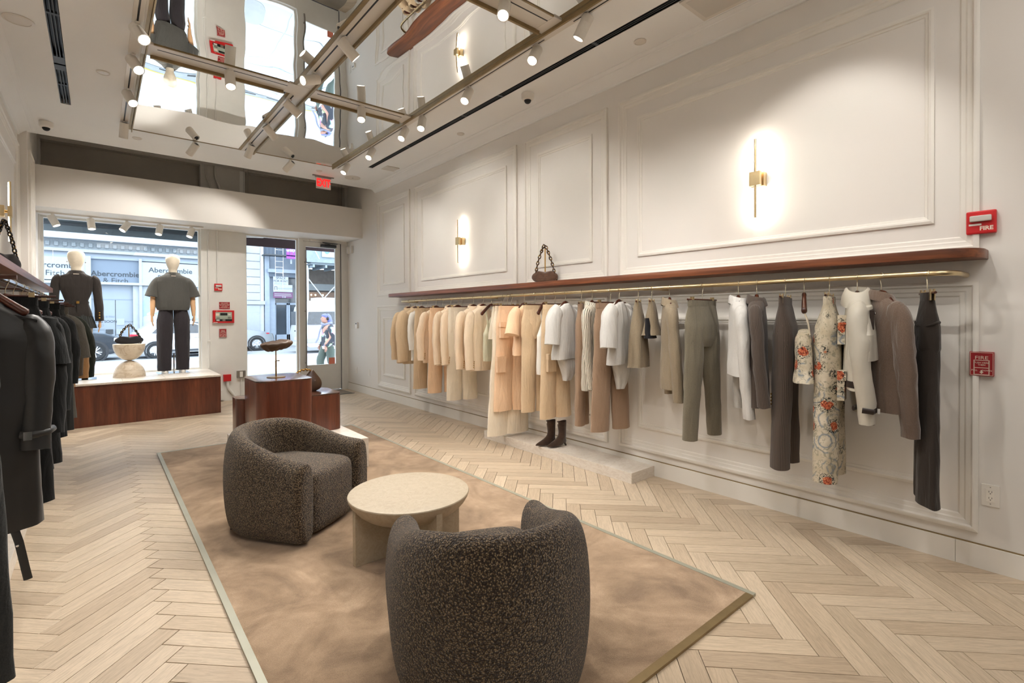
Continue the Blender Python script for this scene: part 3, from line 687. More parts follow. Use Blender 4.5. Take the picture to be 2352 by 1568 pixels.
# ---------------------------------------------------------------- wall devices
CREAM = plain('cream_print', 'EBD9C8', .6)
def strobe(M_, w, h, lab, par_d):
    t = thing('fire_strobe', lab, 'fire alarm', M_.translation, R=M_)
    MB().box(-w/2, w/2, -h/2, h/2, 0, .035).build('housing', RED, t, bev=.008)
    MB().box(-w*.36, w*.36, h*.02, h*.28, .035, .058).build('strobe_lens', plain('strobe_glass', 'C9C5BE', .15, spec=.8), t, bev=.006)
    box('label_strip', WHITE, -w*.40, w*.02, -h*.14, -h*.06, .035, .037, t, world=False)
    text('lettering', 'FIRE', CREAM, h*.24, Matrix.Translation((w*.18, -h*.28, .036)), t, .0006, world=False, bold=.001)
def pull(M_, w, h, lab):
    t = thing('fire_pull_station', lab, 'fire alarm', M_.translation, R=M_)
    MB().box(-w/2, w/2, -h/2, h/2, 0, .028).build('housing', DRED, t, bev=.003)
    m = MB(); e = .0016
    def fr(x0, x1, y0, y1): m.box(x0, x1, y0, y0+e, .028, .029).box(x0, x1, y1-e, y1, .028, .029).box(x0, x0+e, y0, y1, .028, .029).box(x1-e, x1, y0, y1, .028, .029)
    fr(-w*.47, w*.47, -h*.47, h*.47); fr(-w*.33, w*.33, -h*.45, h*.16); fr(-w*.30, w*.30, -h*.16, h*.15); fr(-w*.30, w*.30, -h*.44, -h*.16)
    m.build('border_lines', CREAM, t)
    text('lettering', 'FIRE', CREAM, h*.20, Matrix.Translation((0, h*.25, .0285)), t, .0006, world=False, sx=1.15)
    text('lettering', 'PUSH HERE\nTHEN', CREAM, h*.09, Matrix.Translation((0, 0, .0285)), t, .0006, world=False)
    text('lettering', 'PULL     DOWN', CREAM, h*.09, Matrix.Translation((0, -h*.27, .0285)), t, .0006, world=False)
    MB().prism([(-.004, -h*.26), (.004, -h*.26), (.004, -h*.33), (.009, -h*.33), (0, -h*.41), (-.009, -h*.33), (-.004, -h*.33)], .028, .0292, lambda x, y, z: Vector((x, y, z))).build('arrow', CREAM, t)
strobe(facing((XR, .457, 1.90), '-x'), .122, .125, 'red strobe alarm marked FIRE on the wall above the shelf end', 0)
pull(facing((XR, .453, 1.127), '-x'), .098, .132, 'dark red pull station marked FIRE right of the dark trousers')
strobe(facing((1.54, YF, 1.892), '-y'), .115, .12, 'small red strobe alarm on the pier between the windows', 0)
pull(facing((1.60, YF, 1.133), '-y'), .105, .14, 'small red pull station under the fire panel on the pier')
t = thing('fire_notice', 'red notice with cream lettering above the fire panel', 'sign', (1.63, YF, 1.59), R=facing((1.63, YF, 1.59), '-y'))
box('notice_plate', DRED, -.078, .078, -.058, .058, 0, .006, t, world=False)
text('lettering', 'FIRE ALARM\nDISCONNECT SWITCH\nIN THE CELLAR\nON 518 FL\nSUPERVISORY SIG', CREAM, .019, Matrix.Translation((0, 0, .006)), t, .0006, world=False)
t = thing('alarm_control_box', 'red framed fire alarm control panel with grey display on the pier', 'control panel', (1.61, YF, 1.405), R=facing((1.61, YF, 1.405), '-y'))
MB().box(-.155, .155, -.105, .105, 0, .05).build('housing', RED, t, bev=.006)
box('face_plate', plain('pale_green', 'A9B5A4', .4), -.12, .12, -.075, .075, .05, .052, t, world=False)
box('display', BLACK, -.052, .052, .02, .062, .052, .054, t, world=False); box('button_strip', BLACK, -.12, .12, -.075, -.042, .052, .053, t, world=False)
for x0, x1, y0, y1, mm in ((-.108, -.062, -.07, -.048, CHANNEL), (-.02, .022, -.075, -.04, STEEL), (-.115, -.068, .015, .055, CREAM), (.065, .10, .02, .05, CHANNEL), (-.105, -.06, -.03, -.012, STEEL), (.06, .11, -.03, -.005, STEEL)):
    box('button', mm, x0, x1, y0, y1, .052, .055, t, world=False)
box('label_strip', WHITE, -.15, -.09, -.102, -.092, .05, .051, t, world=False); text('lettering', 'FIRE', CREAM, .012, Matrix.Translation((-.10, .09, .05)), t, .0005, world=False)
t = thing('red_junction_box', 'small red junction box low on the pier beside the display platform', 'junction box', (1.655, YF, .39))
MB().box(1.60, 1.71, YF-.06, YF, .33, .44).build('housing', RED, t, world=True, bev=.004)
MB().tube(smoothpath([(1.66, YF-.03, .33), (1.67, YF-.03, .22), (1.72, YF-.03, .14), (1.80, YF-.04, .03)]), .022, 10).build('conduit', FPAINT, t, world=True, smooth=60)
t = thing('grey_junction_box', 'grey metal switch box low on the pier', 'junction box', (1.85, YF, .43))
MB().box(1.80, 1.93, YF-.05, YF, .37, .49).build('housing', STEEL, t, world=True, bev=.004); box('cover', WHITE, 1.84, 1.885, YF-.055, YF-.05, .385, .475, t)
MB().tube([(1.865, YF-.02, .37), (1.865, YF-.02, .02)], .01, 8).build('conduit', FPAINT, t, world=True, smooth=60)
tag(box('cable_box', FPAINT, 1.42, 1.60, YF-.05, YF, .02, .18, bev=.004), 'white cable box on the floor line behind the display platform', 'box')
def plate(M_, w, h, lab, cat, rocker=True, outlet=False):
    t = thing('wall_plate', lab, cat, M_.translation, R=M_)
    MB().box(-w/2, w/2, -h/2, h/2, 0, .006).build('plate', WHITE, t, bev=.002)
    if outlet:
        box('insert', plain('outlet_white', 'EFEBE2', .3), -.017, .017, -.034, .034, .006, .008, t, world=False)
        for zz in (-.017, .017):
            for xx in (-.006, .006): box('slot', BLACK, xx-.001, xx+.001, zz, zz+.009, .008, .0085, t, world=False)
            MB().lathe([(0, 0), (.0025, 0)], 8, Matrix.Translation((0, zz-.006, .0083)), caps=False).build('ground_hole', BLACK, t)
        for zz in (-.045, .045): MB().lathe([(0, 0), (.003, 0)], 8, Matrix.Translation((0, zz, .0063)), caps=False).build('screw', STEEL, t)
    else: MB().box(-w*.22, w*.22, -h*.28, h*.28, .006, .010).build('rocker', WHITE, t, bev=.002)
plate(facing((XR, .418, .41), '-x'), .074, .118, 'white double power outlet right of the lower panel moulding', 'outlet', outlet=True)
plate(facing((XR, 9.07, .39), '-x'), .075, .12, 'white wall plate low on the right wall nearest the door', 'outlet'); plate(facing((XR, 8.50, .39), '-x'), .075, .12, 'white wall plate low on the right wall beside the first panel', 'outlet')
plate(facing((XR, 9.20, 1.22), '-x'), .06, .09, 'small wall switch right of the door', 'switch')
t = thing('thermostat', 'white thermostat box on the right wall near the door', 'thermostat', (XR, 9.02, 1.235), R=facing((XR, 9.02, 1.235), '-x'))
MB().box(-.05, .05, -.055, .055, 0, .028).build('housing', WHITE, t, bev=.004); box('display', DARK, -.03, .03, .02, .038, .028, .029, t, world=False)
for k, yy_ in enumerate((9.36, 9.20)):
    tag(MB().box(XR-.04, XR, yy_, yy_+.07, 2.60, 2.74).build('door_sensor', WHITE, bev=.004), ('white door sensor box beside the top of the door', 'second white sensor box, farther from the door')[k], 'sensor')
tag(MB().box(3.02, 3.12, YF-.03, YF-.01, 2.79, 2.825).build('door_contact', WHITE, bev=.003), 'small white contact under the header above the door', 'sensor')
# ================================================================ rug
t = thing('inset_rug', 'large light brown carpet rug with a thin metal edge', 'rug', (1.48, 3.7, 0))
MB().box(.485, 2.485, 1.165, 6.215, .001, .010).build('carpet', CARPET, t, world=True)
EDGE = plain('edge_metal', 'A9A898', .45, .4, var=.05)
q = [(.455, 1.13), (2.515, 1.13), (2.515, 6.245), (.455, 6.245)]; e = .03
for a, b_ in (((.455, .485), (1.13, 6.245)), ((2.485, 2.515), (1.13, 6.245))): box('edge_strip', EDGE, *a, *b_, .0005, .012, t)
box('edge_strip', BRASSD, .485, 2.485, 1.13, 1.165, .0005, .012, t); box('edge_strip', EDGE, .485, 2.485, 6.215, 6.245, .0005, .012, t)
# ================================================================ armchairs
def chair(loc, rz, lab):
    t = thing('barrel_armchair', lab, 'armchair', loc, rz)
    path = []
    r = .305
    for k in range(7): path.append((r, .36-.33*k/6))
    for k in range(1, 24): a = PI*k/24; path.append((r*math.cos(a), .03-r*math.sin(a)*1.05))
    for k in range(7): path.append((-r, .03+.33*k/6))
    n = len(path); prof = [(.035, .0), (.060, .03), (.082, .22), (.090, .45), (.086, .68), (.070, .86), (.045, .955), (.0, 1.0), (-.040, .965), (-.064, .88), (-.072, .72), (-.072, .45), (-.068, .2), (-.060, .0)]
    def ht(y, k): 
        tt = max(0, min(1, (y+.30)/.66)); s_ = tt*tt*(3-2*tt); return .665-.155*s_
    rings = []
    def ring(x, y, nx, ny, h, sc_o=1, hs=1):
        rg = []
        for o, f_ in prof:
            oo = o*sc_o; rg.append(Vector((x+nx*oo, y+ny*oo, .012+(h-.012)*((f_-.5)*hs+.5))))
        return rg
    for i, (x, y) in enumerate(path):
        a = path[max(i-1, 0)]; b_ = path[min(i+1, n-1)]; tx, ty = b_[0]-a[0], b_[1]-a[1]; l = math.hypot(tx, ty); nx, ny = -ty/l*-1, tx/l*-1
        nx, ny = (ty/l, -tx/l)
        if nx*x+ny*(y-.03) < 0: nx, ny = -nx, -ny
        if i == 0 or i == n-1:
            for dy, so, hs in ((.050, .35, .90), (.042, .72, .955), (.022, .93, .985)) if i == 0 else ():
                rings.append(ring(x, y+dy, nx, ny, ht(y, i), so, hs))
        rings.append(ring(x, y, nx, ny, ht(y, i)))
        if i == n-1:
            for dy, so, hs in ((.022, .93, .985), (.042, .72, .955), (.050, .35, .90)):
                rings.append(ring(x, y+dy, nx, ny, ht(y, i), so, hs))
    MB().loft(rings).build('shell', BOUCLE, t, smooth=180, sub=2)
    rings = []
    for z, s_, top in ((.012, .93, 0), (.03, .985, 0), (.10, 1.0, 0), (.30, 1.0, 0), (.36, .995, 0), (.392, .955, 1), (.408, .86, 1), (.415, .6, 1), (.417, .2, 1)):
        rg = []
        for j in range(40):
            a = 2*PI*j/40; ca, sa = math.cos(a), math.sin(a); p = 2/5.5
            x = .262*s_*math.copysign(abs(ca)**p, ca); y = .05+.345*s_*math.copysign(abs(sa)**p, sa)
            if y < -.1: x *= 1-.5*(-.1-y)/.25
            rg.append(Vector((x, y, z)))
        rings.append(rg)
    MB().loft(rings).build('seat', BOUCLE, t, smooth=60, sub=1)
    MB().box(-.24, .24, -.24, .30, .0, .014).build('base', BLACK, t)
    return t
chair((.99, 3.62, .010), math.radians(-54.5)-PI/2, 'dark brown boucle armchair facing the camera, beyond the round table')
chair((1.185, 1.555, .010), math.radians(67)-PI/2, 'dark brown boucle armchair seen from behind, nearest the camera')
# ================================================================ round stone table
t = thing('round_table', 'low round travertine table on crossed slab legs between the armchairs', 'table', (1.43, 2.69, .010))
MB().lathe([(0, .345), (.30, .345), (.345, .345), (.3535, .3435), (.356, .338), (.350, .318), (.335, .293), (.31, .265), (.27, .235), (.22, .212), (.16, .196), (.09, .188), (0, .186)], 72, caps=False).build('tabletop', TRAV, t, smooth=35)
for k in range(4):
    a = k*PI/2; MB().box(.05, .343, -.019, .019, 0, .305, rot_z(a)).build('slab_leg', TRAV, t, bev=.002)
# ================================================================ display boxes on marble block
tag(box('marble_block', MARBLE, .95, 1.923, 4.40, 5.435, 0, .276, bev=.003), 'low pale marble block carrying the walnut boxes behind the armchair', 'plinth')
def rbox(x0, x1, y0, y1, z0, z1, r, lab):
    t = thing('display_box', lab, 'display stand', ((x0+x1)/2, (y0+y1)/2, z0)); poly = []
    for (cx, cy, a0) in ((x1-r, y0+r, -PI/2), (x1-r, y1-r, 0), (x0+r, y1-r, PI/2), (x0+r, y0+r, PI)):
        for k in range(9): a = a0+PI/2*k/8; poly.append((cx+r*math.cos(a), cy+r*math.sin(a)))
    f = lambda x, y, z: Vector((x, y, z))
    MB().prism(poly, z0, z1-.012, f).build('body', WALNUTV, t, world=True, smooth=30)
    MB().prism(poly, z1-.0118, z1, f).build('top', WALNUTTOP, t, world=True, smooth=30, bev=.002)
WALNUTTOP = wood('walnut_top', '3A2016', '55321F', '6B4230', (3, .4, 3), .22, st=10, coat=.5)
rbox(1.03, 1.495, 4.57, 5.16, .276, .85, .10, 'tall walnut display box with rounded corners holding the beret stand')
rbox(1.50, 1.885, 4.93, 5.43, .276, .64, .085, 'lower walnut display box right of the tall one, holding the brown bag')
rbox(.985, 1.36, 5.165, 5.43, .276, .635, .07, 'low walnut display box half hidden behind the tall one on its left')
# beret on stand
t = thing('hat_stand', 'brass hat stand with round foot on the tall walnut box', 'stand', (1.245, 4.86, .85))
MB().lathe([(0, 0), (.078, 0), (.078, .006), (.010, .009), (0, .009)], 32, caps=False).build('foot', BRASS, t, smooth=30)
MB().lathe([(.007, .008), (.007, .15), (.0055, .151), (.0055, .26), (0, .26)], 12, caps=False).build('post', BRASS, t, smooth=30); MB().tube([(0, 0, .15), (.022, 0, .15)], .004, 6).sphere((.026, 0, .15), .006, 8, 6).build('knob', BRASS, t, smooth=50)
lt = plain('brown_leather', '4A3524', .45, var=.2, bmp=.2, bs=40); rings = []
for z, rx, ry in ((.250, .055, .055), (.245, .075, .075), (.262, .105, .11), (.290, .135, .14), (.312, .138, .14), (.326, .115, .12), (.332, .06, .06), (.333, .01, .01)):
    rings.append([Vector((.008+rx*math.cos(2*PI*j/36)*(1+.03*math.sin(5*j)), ry*math.sin(2*PI*j/36), z+.012*math.cos(2*PI*j/36)+.004*math.sin(j*1.9))) for j in range(36)])
t = thing('beret', 'brown leather beret resting on the brass stand', 'hat', (1.245, 4.86, .85))
MB().loft(rings).crumple(.006, 14, 3).build('crown', lt, t, smooth=60, sub=1)
# brown hobo bag
bl = plain('bronze_leather', '3D281B', .28, var=.25, bmp=.15, bs=25, coat=.3)
t = thing('hobo_bag', 'dark brown leather hobo bag with twisted gold handle behind the tall box', 'handbag', (1.665, 5.24, .64))
rings = []
for z, w, d in ((.0, .04, .03), (.004, .085, .04), (.03, .115, .05), (.07, .118, .05), (.11, .098, .042), (.15, .065, .03), (.185, .035, .02), (.205, .018, .014), (.213, .01, .01)):
    rings.append([Vector(((w*math.cos(2*PI*j/28))+.02*(z/.2), d*math.sin(2*PI*j/28), z)) for j in range(28)])
MB().loft(rings).crumple(.006, 12, 5).build('body', bl, t, smooth=60, sub=1)
hp = smoothpath([(.02, 0, .205), (-.03, 0, .222), (-.09, 0, .215), (-.13, 0, .19), (-.15, 0, .14)], 8)
MB().tube([p+Vector((0, .006*math.sin(i*1.3), .006*math.cos(i*1.3))) for i, p in enumerate(hp)], [.006+.004*abs(math.sin(i*.65)) for i in range(len(hp))], 8).build('handle', BRASS, t, smooth=60)
# chain strap bags
def chainbag(loc, rz, w, h, hh, lab, m, cm, stand=True, tri=1):
    t = thing('chain_bag', lab, 'handbag', loc, rz); rings = []
    for i in range(11):
        f = i/10; z = h*f; ww = w*(.78+.42*math.sin(PI*min(1, f*1.15))**.7)*(1 if f < .8 else 1-.10*(f-.8)*5)
        dd = .034*(1-.55*f)+.012
        rings.append([Vector((ww/2*math.cos(2*PI*j/32), dd*math.sin(2*PI*j/32), z-(.30*h*f*(1-min(1, abs(math.cos(2*PI*j/32))**1.3)) if f > .4 else 0))) for j in range(32)])
    MB().loft(rings).crumple(.003, 18, 2).build('body', m, t, smooth=60, sub=1)
    pth = smoothpath([(-w*.40, 0, h*.80), (-w*.30, 0, h+(hh-h)*.35), (-w*.12, 0, h+(hh-h)*.82), (0, 0, hh), (w*.12, 0, h+(hh-h)*.80), (w*.30, 0, h+(hh-h)*.35), (w*.44, 0, h*.75), (w*.52, 0, h*.35), (w*.40, .0, h*.02)], 8)
    b1, b2 = MB(), MB(); L = 0; last = pth[0]; k = 0
    for i in range(1, len(pth)):
        L += (pth[i]-pth[i-1]).length
        if L > .022 or i == 1:
            L = 0; d = (pth[min(i+1, len(pth)-1)]-pth[i-1]).normalized(); T = align(d); T.translation = pth[i]
            ring = []
            rr = .012; e = .020
            for j in range(12):
                a = 2*PI*j/12; q = Vector((rr*math.cos(a), 0, e*math.sin(a))) if k % 2 == 0 else Vector((0, rr*math.cos(a), e*math.sin(a))); ring.append(T @ q)
            b1.tube(ring, .0062, 6, closed=True)
            b2.tube([p+Vector((0, -.003, 0)) for p in ring[0:6]], .0042, 5); k += 1
    b1.build('chain_strap', cm, t, smooth=60); b2.build('gold_links', BRASS, t, smooth=60)
    if stand:
        s_ = thing('bag_stand', 'slim brass stand holding up the strap of the '+lab.split(' bag')[0]+' bag', 'stand', loc, rz)
        MB().box(-.006, .006, .02, .028, 0, hh-.02).box(-.006, .006, -.0, .028, hh-.028, hh-.02).box(-.05, .05, .0, .05, 0, .004).build('brass_bar', BRASS, s_)
    return t
SUEDE = plain('brown_suede', '5A3F2E', .95, var=.28, vs_=30, sheen=.5, bmp=.2, bs=200); SUEDEB = plain('black_suede', '17151A', .9, var=.2, sheen=.3)
RESIN = plain('tortoise_resin', '3A2112', .2, var=.6, vs_=60, coat=.4); RESINB = plain('black_resin', '0B0B0F', .15, var=.2, coat=.5)
chainbag((3.60, 3.79, 1.749), math.radians(-52), .235, .125, .385, 'brown suede chain bag standing on the right wall shelf', SUEDE, RESIN)
chainbag((-.55, 5.50, 1.753), math.radians(60), .25, .16, .40, 'black chain bag on the left wall shelf', SUEDEB, RESINB, stand=False)
# boots
BOOT = plain('dark_brown_suede', '3B281B', .95, var=.3, vs_=30, sheen=.4)
def boot(loc, rz, lab):
    t = thing('ankle_boot', lab, 'boot', loc, rz); rings = []
    # (centre y forward, half length, half width, z)
    for cy, hl, hw, z in ((.045, .115, .034, .006), (.047, .118, .037, .018), (.040, .107, .036, .035), (.018, .082, .034, .055), (-.008, .056, .033, .080), (-.022, .043, .031, .11), (-.024, .042, .031, .15), (-.018, .048, .035, .20), (-.016, .052, .038, .245)):
        rg = []
        for j in range(28):
            a = 2*PI*j/28; y = cy+hl*math.cos(a); x = hw*math.sin(a)*(1 if z > .06 else (1-.55*max(0, math.cos(a))**2))
            zz = z+(max(0, -(y-.01))*.62*max(0, 1-z/.12) if z < .12 else 0); 
            if z > .23: zz += .012*abs(math.cos(a))
            rg.append(Vector((x, y, zz)))
        rings.append(rg)
    MB().loft(rings, True, False).build('shaft', BOOT, t, smooth=60, sub=1)
    MB().tube([(0, -.055, .052), (0, -.052, .03), (0, -.068, .001)], [.017, .010, .0085], 10).build('heel', BOOT, t, smooth=50)
    MB().box(-.006, .006, .030, .034, .225, .285).build('pull_tab', plain('tag_white', 'EDE8DF', .6), t)
boot((3.505, 3.63, .09), math.radians(76), 'left of the pair of dark brown suede heeled ankle boots on the marble plinth')
boot((3.56, 3.53, .09), math.radians(80), 'right of the pair of dark brown suede heeled ankle boots, in front of the other')
# ================================================================ clothes and hangers
def lerpkeys(keys, z):
    for a, b_ in zip(keys, keys[1:]):
        if a[0] >= z >= b_[0]:
            t = (a[0]-z)/(a[0]-b_[0]+1e-9); t = t*t*(3-2*t) if False else t
            return [a[i]+(b_[i]-a[i])*t for i in range(1, len(a))]
    return list(keys[-1][1:])
def bodymb(keys, n=36, m=20, fold=.05, nf=5, seed=0, p=2.3, xamp=.0, crum=.005, shape=None):
    mb = MB(); z0, z1 = keys[0][0], keys[-1][0]; rings = []
    zs = sorted(set([k[0] for k in keys]+[z0+(z1-z0)*i/m for i in range(m+1)]), reverse=True)
    rnd = random.Random(seed); ph = rnd.random()*6; ph2 = rnd.random()*6; nf2 = nf+rnd.choice((2, 3))
    for z in zs:
        w, d, cx, cy = lerpkeys(keys, z); f = (z0-z)/(z0-z1); rg = []
        for j in range(n):
            a = 2*PI*j/n; ca, sa = math.cos(a), math.sin(a); q = 2/p
            k = 1+fold*f*(math.sin(nf*a+ph+1.5*f)+.6*math.sin(nf2*a+ph2-2*f))
            dy = fold*.25*f*math.sin(nf*a+ph)
            rg.append(Vector((cx+w*k*math.copysign(abs(ca)**q, ca), cy+d*(k+dy*3)*math.copysign(abs(sa)**q, sa), z)))
        rings.append(rg)
    mb.loft(rings); mb.crumple(crum, 7, seed); mb.crumple(crum*.5, 18, seed+3); return mb
def sleeve(side, w, zc, r0=.068, r1=.052, out=.05, fwd=-.02, z0=-.168, seed=0, flat=.66, bend=.0, n=18, mid=None):
    x0 = side*(w-.035)
    pts = smoothpath([(x0-side*.03, 0, z0), (x0+side*.018, 0, z0-.035), (x0+side*(.03+out*.4), fwd*.3, z0-.14), (x0+side*(.03+out*.85)+(bend*side), fwd*.7, (z0+zc)/2), (x0+side*(.02+out), fwd*1.6, zc)], 5)
    L = len(pts); rr = []
    for i in range(L):
        t = i/(L-1); rr.append((.045 if i == 0 else r0)*(1-t)+(r1)*t if i else .03)
        if i in (1, 2, 3): rr[-1] = r0*(.66, .82, .93)[i-1]
        if mid: rr[-1] += mid*math.sin(PI*t)
    mb = MB().tube(pts, rr, n, True, flat); mb.crumple(.009, 9, seed+11); mb.crumple(.004, 22, seed); return mb, pts
def hookmb():
    pts = []
    for k in range(15):
        a = math.radians(205-k*16.8); pts.append((.0185*math.cos(a), 0, .0185*math.sin(a)+.0))
    pts += [(.006, 0, -.034), (0, 0, -.055), (0, 0, -.10)]
    return MB().tube(pts, .0021, 6)
HWIRE = plain('hook_wire', 'C9BFA8', .25, 1, var=.03)
def wood_hanger(M_, lab, w=.20, grp='wooden coat hangers'):
    t = thing('coat_hanger', lab, 'hanger', M_.translation, R=M_, group=grp)
    hookmb().build('hook', HWIRE, t, smooth=60)
    pts = smoothpath([(-w, 0, -.200), (-w*.78, 0, -.174), (-w*.42, 0, -.128), (-.03, 0, -.100), (0, 0, -.094), (.03, 0, -.100), (w*.42, 0, -.128), (w*.78, 0, -.174), (w, 0, -.200)], 3)
    L = len(pts); rr = [.010 if i in (0, L-1) else .013+.009*abs(i/(L-1)-.5)*2 for i in range(L)]
    rr[L//2] = .018; MB().tube(pts, rr, 12, True, .75).build('shoulders', HANGWOOD, t, smooth=60)
def clip_hanger(M_, lab, w=.20, cw=.14, grp='wooden clip hangers'):
    t = thing('clip_hanger', lab, 'hanger', M_.translation, R=M_, group=grp)
    hookmb().build('hook', HWIRE, t, smooth=60)
    MB().tube([(-w, 0, -.105), (w, 0, -.105)], .0065, 10).build('bar', HANGWOOD, t, smooth=60)
    for s_ in (-1, 1):
        MB().box(s_*cw-.012, s_*cw+.012, -.011, -.006, -.145, -.085).box(s_*cw-.012, s_*cw+.012, .006, .011, -.145, -.085).box(s_*cw-.004, s_*cw+.004, -.011, .011, -.10, -.094).build('clip', BRASSL, t, bev=.001)
def finish(parts, lab, cat, nm, M_, grp):
    t = thing(nm, lab, cat, M_.translation, R=M_, group=grp)
    for pn, mb, m, sm in parts: mb.build(pn, m, t, smooth=sm, uv=m in (PIN, SHIRTS))
    return t
BTN = plain('gold_button', 'C9A15A', .25, 1)
def jacket(c, w=.205, zb=-.80, zs=-.76, waist=.0, sl=True, collar=True, btn=None, fold=.03, seed=0, d=.06, out=.05, r0=.068, r1=.055, short=False, bend=0, mid=None, hem=None, belt=None, lapel=True):
    parts = []; m = c
    keys = [(-.098, .045, .030, 0, 0), (-.112, .085, .042, 0, 0), (-.140, w*.80, .050, 0, 0), (-.165, w, .055, 0, 0), (-.25, w*1.0, d*1.05, 0, 0), (-.45, w*.93-waist, d*1.1, 0, 0), (zb+.06, w*1.02, d*1.25, 0, 0), (zb, w*1.03, d*1.2, 0, 0)]
    parts.append(('body', bodymb(keys, fold=fold, seed=seed), m, 60))
    if sl:
        for s_ in (-1, 1):
            if short:
                x0 = s_*(w-.03); pts = smoothpath([(x0-s_*.03, 0, -.155), (x0+s_*.03, 0, -.19), (x0+s_*(.05+out*.5), -.01, -.28), (x0+s_*(.06+out), -.02, zs)], 4)
                L = len(pts); mb = MB().tube(pts, [.04]+[r0+(r1-r0)*i/(L-1) for i in range(1, L)], 18, True, .7); mb.crumple(.008, 10, seed+s_)
            else:
                mb, pts = sleeve(s_, w, zs, r0, r1, out, -.03 if s_ < 0 else -.01, seed=seed+s_, bend=bend, mid=mid)
            parts.append(('sleeve', mb, m, 60))
            if btn and s_ < 0:
                for k in range(4):
                    q = pts[-1]; parts.append(('button', MB().sphere((q.x+.018+.002*k, q.y-r1*.74, q.z+.025+.022*k), (.007, .004, .007), 8, 6), btn, 60))
    if collar:
        mb = MB().loft([[Vector((w_*math.cos(2*PI*j/24), d_*math.sin(2*PI*j/24)+cy, z+.012*math.sin(2*PI*j/24))) for j in range(24)] for w_, d_, z, cy in ((.100, .066, -.142, 0), (.078, .058, -.098, .003), (.066, .048, -.086, .004), (.058, .040, -.104, 0))], False, False)
        parts.append(('collar', mb.crumple(.003, 15, seed), m, 60))
    if belt:
        z = belt[0]; k = lerpkeys(keys, z)
        parts.append(('belt', MB().loft([[Vector((k[0]*1.04*math.cos(2*PI*j/32), k[1]*1.1*math.sin(2*PI*j/32), zz)) for j in range(32)] for zz in (z-.02, z+.02)], False, False), belt[1], 40))
    return parts
def trousers(c, wt=.18, wh=.195, zb=-1.15, lw=.098, gap=.02, d=.05, zt=-.112, seed=0, lean=0, crotch=-.40, hemw=None, pocket=None, band=True, fold=.03, cuffc=None, skew=0):
    parts = []; hemw = hemw or lw
    hip = bodymb([(zt, wt, .020, 0, 0), (zt-.04, wt*1.01, .026, 0, 0), (zt-.18, wh, d, skew*.15, 0), (crotch, wh*1.0, d*1.05, skew*.3, 0), (crotch-.05, wh*.95, d*.8, skew*.3, 0)], fold=.03, seed=seed, m=10)
    parts.append(('hips', hip, c, 60))
    for s_ in (-1, 1):
        cx0 = s_*(wh-lw)+skew*.2; cx1 = s_*(hemw+gap)+lean+skew
        keys = [(zt-.14, lw*.9, d*.7, cx0, 0), (crotch+.05, lw*1.0, d*1.0, cx0, 0), (crotch-.15, lw*1.0, d*1.02, cx0*.9+cx1*.1, 0), ((crotch+zb)/2, (lw+hemw)/2, d*.95, (cx0+cx1)/2, -.005*s_), (zb, hemw, d*.92, cx1, -.012*s_)]
        parts.append(('leg', bodymb(keys, n=28, m=16, fold=fold, nf=3, seed=seed+s_, p=1.75), c, 50))
        if cuffc: parts.append(('hem', MB().tube([(cx1-hemw*.9, -.012*s_, zb+.01), (cx1+hemw*.9, -.012*s_, zb+.01)], .012, 8), cuffc, 60))
    if band:
        w2 = wt*1.03; parts.append(('waistband', MB().loft([[Vector((w2*math.copysign(abs(math.cos(2*PI*j/32))**.85, math.cos(2*PI*j/32)), .027*math.copysign(abs(math.sin(2*PI*j/32))**.85, math.sin(2*PI*j/32)), z)) for j in range(32)] for z in (zt-.042, zt+.002)]), c, 50))
    if pocket:
        for (px, pz) in pocket:
            parts.append(('cargo_pocket', MB().box(px-.05, px+.05, -d*1.15-.012, -d*.8, pz-.15, pz).box(px-.055, px+.055, -d*1.15-.02, -d*.8, pz-.035, pz+.02).crumple(.003, 9, seed), c, 30))
    return parts
def simple(keys, c, **k): return [('body', bodymb(keys, **k), c, 60)]
RIGHT = 'clothes hanging on the right rail'
CR1 = fab('EFDABF'); CR2 = fab('F5DFC3'); PEACH = fab('F3D0AC'); BEIGE = fab('DAC19F'); IVORY = fab('F0E4CF'); OFFW = fab('ECE9E2'); GREENC = fab('DCD9C0')
TAUPE = fab('9A806A'); GREIGE = fab('8F816C', weave=300, bmp=.4); GREYB = fab('777060', weave=300, bmp=.4); DKB = fab('2F2823', weave=350); WOOLB = fab('69584C', weave=220, bmp=.6, sheen=.4)
LEATHW = plain('cream_leather', 'C2BCAE', .4, var=.04, bmp=.2, bs=30, sheen=.1); LEATHB = plain('trim_leather', '2A1F1A', .35, var=.15)
PIN = stripes('brown_pinstripe', '6B5D54', '40362F', 28, .16, soft=.12); SHIRTS = stripes('striped_shirting', '5A5240', 'E0D8C8', 15, .34, soft=.08); WHITE_C = fab('D0CECA', var=.02)
def RM(Y, rot, X=None): 
    return Matrix.Translation((RXR if X is None else X, Y, RZ)) @ rot_z(math.radians(rot))
def put(Y, rot, parts, lab, cat, nm, hang='wood', hw=None, cw=.14, X=None, grp=RIGHT, dx=0, hlab=None):
    M_ = RM(Y, rot, X)
    if hang == 'wood':
        for q in parts: q[1].v = [Vector((v.x, v.y, v.z-(.032 if X is None else .055)*min(1, abs(v.x)/.2)*max(0, min(1, (v.z+.75)/.4)))) for v in q[1].v]
    tl = hlab or lab
    if hw is None: hw = .2 if hang != 'wood' or 'bare' in lab else .15
    if hang == 'wood': wood_hanger(M_, 'hanger of the '+tl, hw)
    else: clip_hanger(M_, 'clip hanger of the '+tl, hw, cw)
    return finish(parts, lab, cat, nm, M_, grp)
z_ = lambda v: v-RZ
put(6.426, 6, jacket(BEIGE, zb=z_(.74), zs=z_(.80), seed=1, out=.075), 'beige jacket hanging first at the window end of the right rail', 'jacket', 'jacket')
